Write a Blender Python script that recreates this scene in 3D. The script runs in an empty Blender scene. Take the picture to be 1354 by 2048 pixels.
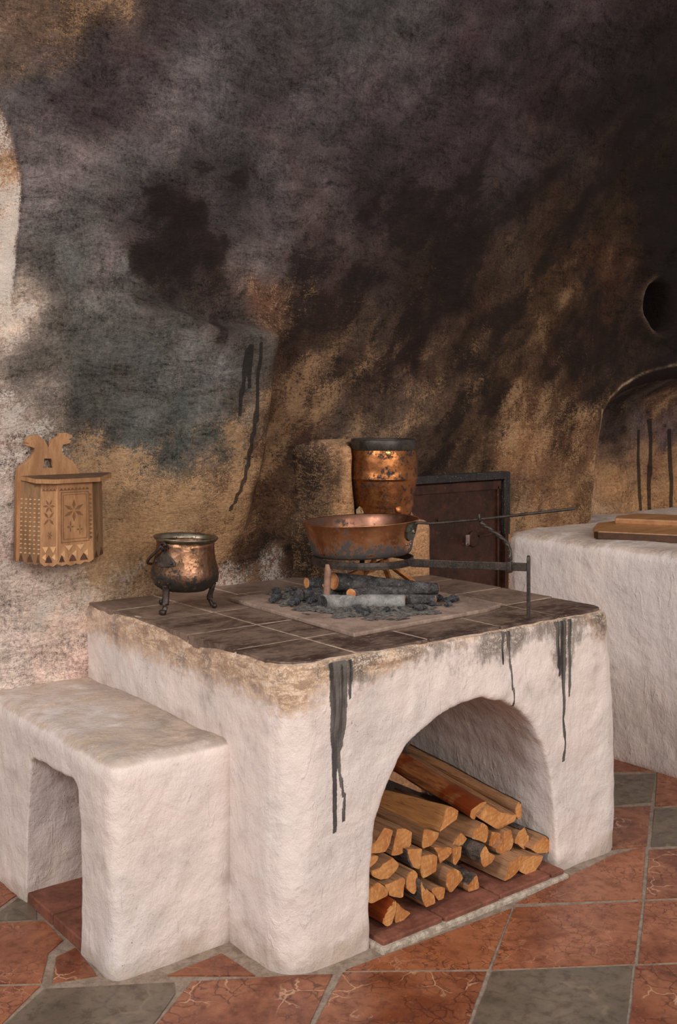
import bpy, bmesh, math, random
import numpy as np
from mathutils import Vector, Matrix, noise as mnoise

S = bpy.context.scene
COL = S.collection
random.seed(7)
RNG = np.random.default_rng(11)

# ------------------------------------------------------------ camera
cd = bpy.data.cameras.new('camera')
cam = bpy.data.objects.new('camera', cd); COL.objects.link(cam)
cam.location = (-1.653, -2.319, 1.5)
cam.rotation_euler = (math.pi / 2, 0, -math.asin(0.6195))
cd.sensor_fit = 'VERTICAL'; cd.sensor_height = 36.0; cd.sensor_width = 23.8
cd.lens = 2190 / 2048 * 36
cd.shift_y = -219 / 2048
cd.clip_start = 0.05
S.camera = cam

# ------------------------------------------------------------ light and exposure
S.view_settings.view_transform = 'Standard'
S.view_settings.look = 'None'
S.view_settings.gamma = 1.0
S.view_settings.use_curve_mapping = False
S.view_settings.exposure = 0.0
wd = bpy.data.worlds.new('room_light'); S.world = wd; wd.use_nodes = True
bg = wd.node_tree.nodes['Background']
bg.inputs[0].default_value = (0.97, 0.97, 1.0, 1); bg.inputs[1].default_value = 0.42

def area(name, loc, target, size, power, col):
    l = bpy.data.lights.new(name, 'AREA'); l.shape = 'RECTANGLE'
    l.size, l.size_y = size; l.energy = power; l.color = col
    o = bpy.data.objects.new(name, l); COL.objects.link(o)
    o.location = loc
    o.rotation_euler = (Vector(target) - Vector(loc)).to_track_quat('-Z', 'Y').to_euler()
    return o
area('key_light', (-2.6, -5.6, 2.9), (0.6, 0.6, 0.9), (1.5, 1.8), 118, (1.0, 0.95, 0.9))  # unseen soft key from behind the camera, standing for no known window
area('right_fill_light', (0.3, -4.6, 3.0), (1.3, 0.7, 0.8), (1.6, 1.6), 118, (1.0, 0.94, 0.88))  # added fill right of the camera for the boiler face, no doorway known
area('side_fill_light', (-5.6, -1.3, 5.0), (1.6, 0.6, 0.6), (1.8, 1.8), 265, (0.98, 0.97, 0.97))  # added high fill from the left to lift the boiler face, source unseen

# ------------------------------------------------------------ helpers
def lin(c):
    return tuple((v / 255 / 12.92 if v / 255 <= .04045 else ((v / 255 + .055) / 1.055) ** 2.4) for v in c)
def C4(r, g, b): return lin((r, g, b)) + (1.0,)
def sst(x, a, b):
    t = np.clip((np.asarray(x, float) - a) / (b - a), 0, 1)
    return t * t * (3 - 2 * t)

class NT:
    def __init__(s, name):
        s.m = bpy.data.materials.new(name); s.m.use_nodes = True
        s.t = s.m.node_tree; s.b = s.t.nodes['Principled BSDF']
        s.pos = s.N('ShaderNodeNewGeometry').outputs['Position']
    def N(s, typ, ins=None, **props):
        n = s.t.nodes.new(typ)
        for k, v in props.items(): setattr(n, k, v)
        for k, v in (ins or {}).items():
            if isinstance(v, bpy.types.NodeSocket): s.t.links.new(v, n.inputs[k])
            else: n.inputs[k].default_value = v
        return n
    def map(s, scale=(1, 1, 1), rot=(0, 0, 0), vec=None):
        return s.N('ShaderNodeMapping', {'Vector': vec or s.pos, 'Scale': scale, 'Rotation': rot}).outputs[0]
    def noise(s, scale, detail=5, rough=.6, dist=0, vec=None):
        return s.N('ShaderNodeTexNoise', {'Vector': vec or s.pos, 'Scale': scale, 'Detail': detail, 'Roughness': rough, 'Distortion': dist}).outputs[0]
    def vor(s, scale, vec=None, feature='F1', out=0, rand=1.0):
        return s.N('ShaderNodeTexVoronoi', {'Vector': vec or s.pos, 'Scale': scale, 'Randomness': rand}, feature=feature).outputs[out]
    def op(s, o, a, b=0.0, c=0.0):
        return s.N('ShaderNodeMath', {0: a, 1: b, 2: c}, operation=o).outputs[0]
    def step(s, x, lo, hi, a=0.0, b=1.0):
        return s.N('ShaderNodeMapRange', {'Value': x, 'From Min': lo, 'From Max': hi, 'To Min': a, 'To Max': b}, interpolation_type='SMOOTHSTEP').outputs[0]
    def lerp(s, x, lo, hi, a, b):
        return s.N('ShaderNodeMapRange', {'Value': x, 'From Min': lo, 'From Max': hi, 'To Min': a, 'To Max': b}).outputs[0]
    def mix(s, f, a, b, blend='MIX'):
        n = s.t.nodes.new('ShaderNodeMix'); n.data_type = 'RGBA'; n.blend_type = blend
        for i, v in ((0, f), (6, a), (7, b)):
            if isinstance(v, bpy.types.NodeSocket): s.t.links.new(v, n.inputs[i])
            else: n.inputs[i].default_value = v
        return n.outputs[2]
    def mul(s, col, f):
        v = s.N('ShaderNodeVectorMath', {0: col, 'Scale': f}, operation='SCALE')
        return v.outputs[0]
    def attr(s, name): return s.N('ShaderNodeAttribute', attribute_name=name)
    def attr3(s, name):
        a = s.attr(name)
        return s.N('ShaderNodeSeparateColor', {0: a.outputs['Color']}).outputs
    def bump(s, h, strength=.5, dist=.01, nrm=None):
        d = {'Height': h, 'Strength': strength, 'Distance': dist}
        if nrm: d['Normal'] = nrm
        return s.N('ShaderNodeBump', d).outputs[0]
    def thr(s, n, a, soft=.04, k=.6):
        # coverage mask: noise n spread around .5, a = share covered
        d = s.op('ADD', n, s.op('MULTIPLY', s.op('SUBTRACT', a, .5), k))
        return s.step(d, .5 - soft, .5 + soft)
    def done(s, col, rough=.8, metal=0.0, nrm=None, spec=None):
        for k, v in (('Base Color', col), ('Roughness', rough), ('Metallic', metal), ('Normal', nrm), ('Specular IOR Level', spec)):
            if v is None: continue
            if isinstance(v, bpy.types.NodeSocket): s.t.links.new(v, s.b.inputs[k])
            else: s.b.inputs[k].default_value = v
        return s.m

def link(name, me, mat=None, parent=None, smooth=False):
    o = bpy.data.objects.new(name, me); COL.objects.link(o)
    if mat is not None:
        for m in (mat if isinstance(mat, (list, tuple)) else [mat]): me.materials.append(m)
    if smooth: me.polygons.foreach_set('use_smooth', [True] * len(me.polygons))
    if parent is not None:
        o.parent = parent
        o.matrix_parent_inverse = Matrix.Identity(4)
        # meshes are written in world coordinates: move them into the parent's frame
        me.transform(parent.matrix_world.inverted())
    return o
def bmo(name, bm, mat=None, parent=None, smooth=False):
    bmesh.ops.recalc_face_normals(bm, faces=bm.faces)
    me = bpy.data.meshes.new(name); bm.to_mesh(me); bm.free()
    return link(name, me, mat, parent, smooth)
def thing(name, label, cat, loc, group=None):
    o = bpy.data.objects.new(name, None); COL.objects.link(o)
    o.location = loc; o.empty_display_size = .05
    o.matrix_world = Matrix.Translation(loc)
    tag(o, label, cat, group); return o
def tag(o, label, cat, group=None):
    o['label'] = label; o['category'] = cat
    if group: o['group'] = group
    return o
def structure(o): o['kind'] = 'structure'; return o

def add_box(bm, lo, hi, bev=0.0, seg=2):
    vs = [bm.verts.new((x, y, z)) for x in (lo[0], hi[0]) for y in (lo[1], hi[1]) for z in (lo[2], hi[2])]
    fs = [bm.faces.new([vs[i] for i in f]) for f in ((0, 1, 3, 2), (4, 6, 7, 5), (0, 4, 5, 1), (2, 3, 7, 6), (0, 2, 6, 4), (1, 5, 7, 3))]
    if bev:
        es = list({e for f in fs for e in f.edges})
        bmesh.ops.bevel(bm, geom=es, offset=bev, segments=seg, affect='EDGES', profile=.5)
def add_prism(bm, pts, axis, a, b, bev=0.0):
    # pts: outline in the two other axes; extruded along axis from a to b
    def mk(p, t):
        return {'y': (p[0], t, p[1]), 'z': (p[0], p[1], t), 'x': (t, p[0], p[1])}[axis]
    A = [bm.verts.new(mk(p, a)) for p in pts]; B = [bm.verts.new(mk(p, b)) for p in pts]
    n = len(pts); fs = [bm.faces.new(A[::-1]), bm.faces.new(B)]
    for i in range(n): fs.append(bm.faces.new((A[i], A[(i + 1) % n], B[(i + 1) % n], B[i])))
    if bev:
        es = list({e for f in fs for e in f.edges})
        bmesh.ops.bevel(bm, geom=es, offset=bev, segments=2, affect='EDGES', profile=.5)
def add_lathe(bm, prof, c, seg=72, tilt=None, wob=0.0):
    rings = []
    for r, z in prof:
        ring = []
        for i in range(seg):
            a = 2 * math.pi * i / seg
            rr = r * (1 + wob * mnoise.noise(Vector((math.cos(a) * 1.5, math.sin(a) * 1.5, z * 12))))
            v = Vector((rr * math.cos(a), rr * math.sin(a), z))
            if tilt is not None: v = tilt @ v
            ring.append(bm.verts.new(v + Vector(c)))
        rings.append(ring)
    for k in range(len(rings) - 1):
        for i in range(seg):
            j = (i + 1) % seg
            bm.faces.new((rings[k][i], rings[k][j], rings[k + 1][j], rings[k + 1][i]))
    return rings
def add_tube(bm, pts, rad, seg=12, flat=None):
    # rad: number or list; flat=(w,h) scale of the section along (side, up)
    pts = [Vector(p) for p in pts]; n = len(pts)
    if not isinstance(rad, (list, tuple)): rad = [rad] * n
    rings = []; up = Vector((0, 0, 1))
    for i, p in enumerate(pts):
        t = (pts[min(i + 1, n - 1)] - pts[max(i - 1, 0)]).normalized()
        u = up if abs(t.z) < .95 else Vector((.62, .78, 0))
        s = t.cross(u).normalized(); w = s.cross(t).normalized()
        fs, fw = flat or (1, 1)
        rings.append([bm.verts.new(p + (s * math.cos(a) * fs + w * math.sin(a) * fw) * rad[i]) for a in (2 * math.pi * k / seg for k in range(seg))])
    for k in range(n - 1):
        for i in range(seg):
            j = (i + 1) % seg
            bm.faces.new((rings[k][i], rings[k][j], rings[k + 1][j], rings[k + 1][i]))
    bm.faces.new(rings[0][::-1]); bm.faces.new(rings[-1])
def add_bar(bm, p0, p1, w, h, bev=.001, up=(0, 0, 1)):
    p0, p1 = Vector(p0), Vector(p1); t = (p1 - p0); L = t.length; t.normalize()
    s = t.cross(Vector(up)).normalized(); u = s.cross(t)
    b2 = bmesh.new(); add_box(b2, (0, -w / 2, -h / 2), (L, w / 2, h / 2), bev)
    M = Matrix(((t.x, s.x, u.x, p0.x), (t.y, s.y, u.y, p0.y), (t.z, s.z, u.z, p0.z), (0, 0, 0, 1)))
    b2.transform(M); merge(bm, b2)
def merge(bm, b2):
    me = bpy.data.meshes.new('tmp'); b2.to_mesh(me); b2.free(); bm.from_mesh(me); bpy.data.meshes.remove(me)
def spline(pts, n=8):
    P = [Vector(p) for p in pts]; out = []
    for i in range(len(P) - 1):
        p0, p1, p2, p3 = P[max(i - 1, 0)], P[i], P[i + 1], P[min(i + 2, len(P) - 1)]
        for k in range(n):
            t = k / n
            out.append(.5 * ((2 * p1) + (p2 - p0) * t + (2 * p0 - 5 * p1 + 4 * p2 - p3) * t * t + (3 * p1 - p0 - 3 * p2 + p3) * t ** 3))
    out.append(P[-1]); return out

def vnoise(V, f, seed=0.0, octv=3):
    # numpy array of positions -> fractal noise about 0
    out = np.empty(len(V)); sd = Vector((seed, seed * 1.7, -seed))
    for i, v in enumerate(V):
        out[i] = mnoise.fractal(Vector(v) * f + sd, 1.0, 2.0, octv)
    return out
def set_attr(me, name, arr):
    a = me.attributes.new(name, 'FLOAT_COLOR', 'POINT')
    q = np.ones((len(arr), 4), np.float32); q[:, :arr.shape[1]] = arr
    a.data.foreach_set('color', q.ravel())
def coords(me):
    v = np.empty(len(me.vertices) * 3, np.float32); me.vertices.foreach_get('co', v); return v.reshape(-1, 3)

def seg_mask(x, z, drips, jag=None):
    # distance based mask of running drips: each drip is a list of (x, z, width)
    out = np.zeros(len(x))
    for d in drips:
        for (x0, z0, w0), (x1, z1, w1) in zip(d[:-1], d[1:]):
            t = np.clip((z0 - z) / (z0 - z1 + 1e-9), 0, 1)
            inside = (z <= z0 + .004) & (z >= z1 - .004)
            w = (w0 + (w1 - w0) * t) / 2
            cx = x0 + (x1 - x0) * t
            m = 1 - sst(np.abs(x - cx), w * .55, w * 1.15 + .002)
            out = np.maximum(out, m * inside)
    return out

def masonry(name, solid, cut, voxel, amp, mat, stain, parent=None, smooth_it=4, warp=None):
    """Plastered masonry: a solid with its openings, rounded and made uneven by hand-like relief."""
    bmesh.ops.recalc_face_normals(solid, faces=solid.faces)
    me = bpy.data.meshes.new(name); solid.to_mesh(me); solid.free()
    o = bpy.data.objects.new(name, me); COL.objects.link(o)
    kill = []
    for c in (cut or []):
        bmesh.ops.recalc_face_normals(c, faces=c.faces)
        cm = bpy.data.meshes.new('cut'); c.to_mesh(cm); c.free()
        co = bpy.data.objects.new('cut', cm); COL.objects.link(co); kill.append(co)
        m = o.modifiers.new('b', 'BOOLEAN'); m.operation = 'DIFFERENCE'; m.object = co; m.solver = 'EXACT'; m.use_self = True
    r = o.modifiers.new('r', 'REMESH'); r.mode = 'VOXEL'; r.voxel_size = voxel; r.use_smooth_shade = True
    s = o.modifiers.new('s', 'SMOOTH'); s.factor = .5; s.iterations = smooth_it
    dg = bpy.context.evaluated_depsgraph_get()
    ev = o.evaluated_get(dg)
    new = bpy.data.meshes.new_from_object(ev)
    bpy.data.objects.remove(o); bpy.data.meshes.remove(me)
    for k in kill:
        m = k.data; bpy.data.objects.remove(k); bpy.data.meshes.remove(m)
    V = coords(new); nr = np.empty(len(V) * 3, np.float32); new.vertices.foreach_get('normal', nr); nr = nr.reshape(-1, 3)
    d = vnoise(V, 3.0, 3, 2) * amp + vnoise(V, 14, 9, 2) * amp * .35
    V2 = V + nr * d[:, None]
    if warp: V2 = warp(V2)
    new.vertices.foreach_set('co', V2.astype(np.float32).ravel()); new.update()
    st = stain(V, nr)
    set_attr(new, 'stain', st[:, :3]); set_attr(new, 'drip', np.repeat(st[:, 3:4], 3, 1))
    new.materials.clear()
    new.name = name
    return link(name, new, mat, parent, True)

# soot and paint tones of the back wall, far-left rows brightened as by window light: x, z, colour, soot, ochre, bare white plaster
WALL_TONES = [(-0.294,2.781,104,86,74,0.0,0.35,0.05),
(-0.156,2.778,100,82,68,0.0,0.4,0.1),
(-0.012,2.843,102,84,72,0.0,0.35,0.05),
(0.237,2.898,76,66,67,0.1,0.05,0.0),
(0.486,2.954,73,69,71,0.1,0.0,0.0),
(0.803,3.024,78,76,76,0.0,0.0,0.0),
(1.1,3.09,83,81,81,0.0,0.0,0.0),
(1.424,3.162,73,71,71,0.0,0.0,0.0),
(1.873,3.262,67,61,62,0.1,0.0,0.0),
(2.379,3.374,62,54,55,0.1,0.0,0.0),
(2.873,3.484,56,46,45,0.2,0.0,0.0),
(3.338,3.587,50,40,38,0.2,0.0,0.0),
(-0.277,2.637,106,92,82,0.0,0.25,0.15),
(-0.139,2.647,87,75,73,0.1,0.2,0.05),
(0.043,2.666,84,76,78,0.0,0.05,0.05),
(0.237,2.72,90,81,83,0.0,0.05,0.05),
(0.443,2.779,94,90,92,0.0,0.05,0.08),
(0.709,2.812,84,80,82,0.0,0.0,0.03),
(1.024,2.873,80,75,76,0.0,0.0,0.03),
(1.424,2.95,78,73,74,0.0,0.0,0.0),
(1.873,3.06,66,58,60,0.2,0.0,0.0),
(2.379,3.159,58,49,50,0.2,0.0,0.0),
(2.954,3.272,48,40,38,0.3,0.0,0.0),
(3.338,3.348,46,36,33,0.3,0.0,0.0),
(-0.3,2.388,185,160,140,0.0,0.1,0.4),
(-0.191,2.471,102,98,100,0.0,0.0,0.1),
(-0.085,2.472,86,80,82,0.0,0.05,0.12),
(0.081,2.534,80,70,72,0.1,0.08,0.0),
(0.297,2.588,96,90,92,0.0,0.05,0.05),
(0.508,2.606,88,84,86,0.0,0.0,0.03),
(0.779,2.632,72,66,68,0.2,0.0,0.0),
(1.1,2.705,76,70,72,0.1,0.0,0.03),
(1.424,2.739,74,66,68,0.2,0.03,0.0),
(1.873,2.858,66,55,58,0.3,0.05,0.0),
(2.379,2.897,48,39,38,0.35,0.05,0.0),
(2.954,3.043,44,36,34,0.4,0.0,0.0),
(3.338,3.108,34,27,24,0.45,0.0,0.0),
(-0.28,2.26,172,142,112,0.0,0.3,0.3),
(-0.148,2.295,106,104,105,0.0,0.0,0.06),
(0.043,2.32,100,97,98,0.0,0.0,0.05),
(0.217,2.361,88,84,85,0.05,0.0,0.0),
(0.401,2.368,66,61,61,0.35,0.0,0.0),
(0.618,2.416,69,65,65,0.3,0.0,0.0),
(0.803,2.422,90,84,85,0.0,0.0,0.06),
(1.024,2.432,85,78,79,0.1,0.0,0.05),
(1.313,2.491,69,61,63,0.3,0.05,0.0),
(1.657,2.581,66,56,58,0.3,0.05,0.0),
(2.035,2.611,62,54,55,0.3,0.08,0.0),
(2.451,2.668,52,43,41,0.35,0.12,0.0),
(2.954,2.711,48,36,30,0.4,0.18,0.0),
(3.338,2.763,40,30,22,0.45,0.2,0.0),
(-0.29,2.096,208,175,142,0.0,0.2,0.5),
(-0.156,2.126,107,107,107,0.0,0.0,0.05),
(0.006,2.144,105,106,105,0.0,0.0,0.04),
(0.139,2.158,87,83,83,0.1,0.0,0.05),
(0.257,2.188,48,40,40,0.95,0.0,0.0),
(0.401,2.185,52,40,40,0.85,0.05,0.0),
(0.574,2.204,78,72,72,0.25,0.0,0.05),
(0.803,2.248,90,83,84,0.05,0.0,0.07),
(1.049,2.254,78,68,68,0.25,0.0,0.03),
(1.313,2.261,56,46,46,0.55,0.1,0.0),
(1.657,2.297,52,42,42,0.55,0.15,0.0),
(2.035,2.382,56,48,45,0.45,0.18,0.0),
(2.451,2.427,62,48,38,0.4,0.25,0.0),
(2.873,2.448,60,45,33,0.45,0.28,0.0),
(3.338,2.497,34,24,16,0.65,0.12,0.0),
(-0.294,1.932,228,205,182,0.0,0.0,0.8),
(-0.2,1.939,101,97,94,0.0,0.03,0.05),
(-0.085,1.965,101,104,103,0.0,0.0,0.03),
(0.072,1.977,116,114,114,0.0,0.0,0.12),
(0.217,1.988,54,44,42,0.9,0.0,0.05),
(0.338,1.998,48,40,40,0.98,0.0,0.03),
(0.508,2.011,58,48,46,0.75,0.03,0.05),
(0.709,2.027,92,86,86,0.1,0.0,0.1),
(0.949,2.025,66,56,56,0.4,0.05,0.03),
(1.259,2.069,54,44,42,0.6,0.15,0.0),
(1.627,2.076,56,46,40,0.55,0.22,0.0),
(2.035,2.13,55,44,36,0.55,0.25,0.0),
(2.451,2.138,72,53,38,0.4,0.35,0.0),
(2.833,2.167,62,44,32,0.5,0.3,0.0),
(3.163,2.244,30,20,15,0.8,0.05,0.0),
(3.36,2.26,18,12,9,0.95,0.0,0.0),
(-0.297,1.769,215,195,178,0.0,0.0,0.6),
(-0.209,1.773,106,102,98,0.0,0.05,0.1),
(-0.067,1.78,98,98,95,0.0,0.0,0.02),
(0.081,1.787,102,101,98,0.0,0.0,0.05),
(0.247,1.884,60,52,50,0.6,0.05,0.0),
(0.401,1.847,60,52,50,0.6,0.0,0.03),
(0.574,1.828,72,66,64,0.3,0.0,0.05),
(0.733,1.856,105,75,60,0.25,0.3,0.05),
(0.949,1.867,74,58,52,0.45,0.2,0.0),
(1.259,1.883,70,58,50,0.45,0.25,0.02),
(1.598,1.901,62,48,42,0.5,0.25,0.0),
(2.002,1.922,62,48,38,0.5,0.28,0.0),
(2.379,1.942,80,60,43,0.3,0.38,0.0),
(2.754,1.936,62,45,34,0.5,0.3,0.0),
(3.121,1.929,45,34,28,0.6,0.15,0.02),
(3.36,1.94,25,18,14,0.85,0.0,0.0),
(-0.297,1.622,192,174,162,0.0,0.0,0.5),
(-0.209,1.624,102,98,94,0.0,0.05,0.1),
(-0.049,1.628,92,94,90,0.0,0.0,0.02),
(0.1,1.648,92,94,91,0.0,0.0,0.02),
(0.257,1.652,95,97,95,0.0,0.0,0.03),
(0.454,1.647,118,118,118,0.0,0.0,0.1),  # highlight below the lump's ledge, put into the tone
(0.618,1.661,95,92,88,0.05,0.0,0.05),
(0.756,1.664,84,62,47,0.25,0.35,0.0),
(0.899,1.667,86,68,58,0.3,0.3,0.03),
(1.152,1.673,78,62,52,0.45,0.3,0.02),
(1.481,1.681,66,50,42,0.5,0.28,0.0),
(1.841,1.69,62,48,38,0.5,0.28,0.0),
(2.238,1.7,70,54,42,0.45,0.3,0.0),
(2.6,1.708,62,46,36,0.55,0.3,0.0),
(2.954,1.768,48,37,31,0.55,0.15,0.0),
(3.294,1.804,46,36,32,0.5,0.1,0.0),
(-0.297,1.476,192,174,164,0.0,0.0,0.5),
(-0.209,1.475,128,120,113,0.0,0.15,0.25),
(-0.049,1.474,90,92,90,0.0,0.05,0.02),
(0.139,1.474,86,90,88,0.0,0.05,0.02),
(0.297,1.473,82,88,86,0.0,0.0,0.0),
(0.443,1.472,101,103,101,0.0,0.05,0.03),
(0.596,1.472,106,98,90,0.0,0.15,0.02),
(0.756,1.49,94,68,52,0.25,0.35,0.0),
(0.924,1.49,106,82,68,0.25,0.4,0.04),
(1.205,1.51,92,74,63,0.3,0.35,0.03),
(1.539,1.489,88,72,62,0.35,0.3,0.02),
(1.905,1.511,73,57,46,0.45,0.3,0.0),
(2.238,1.488,96,72,54,0.25,0.42,0.02),
(2.525,1.512,88,66,50,0.35,0.38,0.02),
(2.715,1.612,62,48,38,0.45,0.25,0.0),
(-0.3,1.345,202,186,176,0.0,0.0,0.5),
(-0.26,1.344,160,146,135,0.0,0.05,0.4),
(0.006,1.354,110,100,90,0.0,0.42,0.03),
(0.139,1.333,112,104,94,0.0,0.52,0.03),
(0.297,1.329,80,86,84,0.0,0.2,0.0),
(0.443,1.325,84,90,88,0.0,0.25,0.0),
(0.552,1.322,108,98,84,0.0,0.45,0.0),
(0.709,1.318,95,68,50,0.25,0.35,0.03),
(0.875,1.314,90,70,57,0.35,0.3,0.05),
(1.657,1.293,72,57,47,0.45,0.25,0.05),
(1.905,1.286,80,62,48,0.4,0.28,0.03),
(2.203,1.301,150,110,80,0.15,0.5,0.06),
(2.488,1.294,120,88,66,0.25,0.5,0.03),
(2.676,1.265,122,92,70,0.25,0.4,0.05),
(-0.297,1.182,206,190,180,0.0,0.0,0.4),
(0.081,1.196,135,116,94,0.0,0.58,0.06),
(0.237,1.17,150,124,96,0.0,0.6,0.06),
(0.401,1.18,148,122,94,0.0,0.58,0.05),
(0.574,1.134,165,130,98,0.0,0.55,0.05),
(0.709,1.127,88,62,46,0.35,0.25,0.03),
(0.875,1.117,70,53,43,0.45,0.12,0.06),
(2.135,1.048,120,98,80,0.2,0.35,0.2),
(2.308,1.038,132,100,75,0.1,0.4,0.06),
(2.488,1.028,136,104,76,0.1,0.5,0.05),
(2.676,0.969,112,84,62,0.2,0.3,0.02),
(-0.297,1.035,213,197,187,0.0,0.0,0.4),
(-0.209,0.945,200,184,174,0.05,0.05,0.4),
(-0.121,0.92,195,178,165,0.05,0.15,0.4),
(0.081,1.022,165,138,106,0.0,0.6,0.1),
(0.217,0.976,188,150,110,0.0,0.55,0.06),
(0.552,0.967,172,134,100,0.02,0.5,0.05),
(0.686,0.937,78,57,45,0.45,0.1,0.05),
(0.875,0.921,66,49,39,0.55,0.1,0.12),
(2.068,0.914,190,150,125,0.0,0.3,0.3),
(2.068,0.73,190,150,128,0.0,0.3,0.3),
(-0.285,0.887,220,206,196,0.0,0.0,0.3),
(-0.139,0.872,212,194,181,0.0,0.15,0.4),
(0.025,0.88,205,180,150,0.0,0.4,0.45),
(0.237,0.846,200,165,128,0.05,0.4,0.45),
(0.443,0.825,195,155,120,0.1,0.35,0.45),
(0.618,0.829,150,118,95,0.25,0.15,0.5),
(0.803,0.838,130,105,88,0.3,0.05,0.6),
(-0.277,0.723,227,213,205,0.0,0.0,0.2),
(-0.103,0.7,223,208,198,0.0,0.0,0.2),
(-0.277,0.576,224,210,202,0.0,0.0,0.2),
(-0.049,0.573,226,212,204,0.0,0.0,0.2),
(1.152,1.388,98,84,75,0.25,0.25,0.08),
(1.368,1.405,92,78,68,0.3,0.2,0.05)]
NICHE_TONES = [(3.121,0.923,190,160,130,0.0,0.3,0.3),(3.228,1.079,196,150,108,0.1,0.5,0.1),(3.121,1.245,130,105,88,0.2,0.3,0.1),(3.185,1.378,82,68,64,0.3,0.1,0.0),(3.45,1.375,112,98,96,0.2,0.05,0.05),(3.706,1.343,105,92,92,0.2,0.05,0.05),(3.496,1.179,150,118,95,0.2,0.45,0.05),(3.73,1.143,165,128,98,0.15,0.5,0.05),(3.45,0.959,205,160,118,0.05,0.4,0.15),(3.73,0.915,200,155,112,0.05,0.4,0.15),(3.272,1.514,80,66,56,0.4,0.35,0.02),(3.635,1.514,92,74,60,0.4,0.35,0.02),(3.635,1.656,74,64,60,0.3,0.05,0.05),(3.36,1.569,72,62,58,0.3,0.1,0.05)]
WALL_DRIPS = [[(0.5616,1.6944,0.0196),(0.5572,1.6203,0.0196),(0.5419,1.5277,0.0157),(0.5397,1.4539,0.011)],[(0.5814,1.7136,0.0157),(0.577,1.6206,0.0196),(0.5748,1.5557,0.0118)],[(0.6237,1.715,0.0118),(0.6058,1.4347,0.0157),(0.5572,1.2132,0.0157),(0.5244,1.1041,0.011)],[(3.4456,1.347,0.0123),(3.4456,1.1244,0.0123),(3.4456,0.8462,0.0117)],[(3.5649,1.4014,0.0556),(3.5649,1.2325,0.0401),(3.5417,0.9521,0.034),(3.5233,0.827,0.0117)],[(3.7542,1.3422,0.0123),(3.7542,0.8113,0.0117)]]
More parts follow.
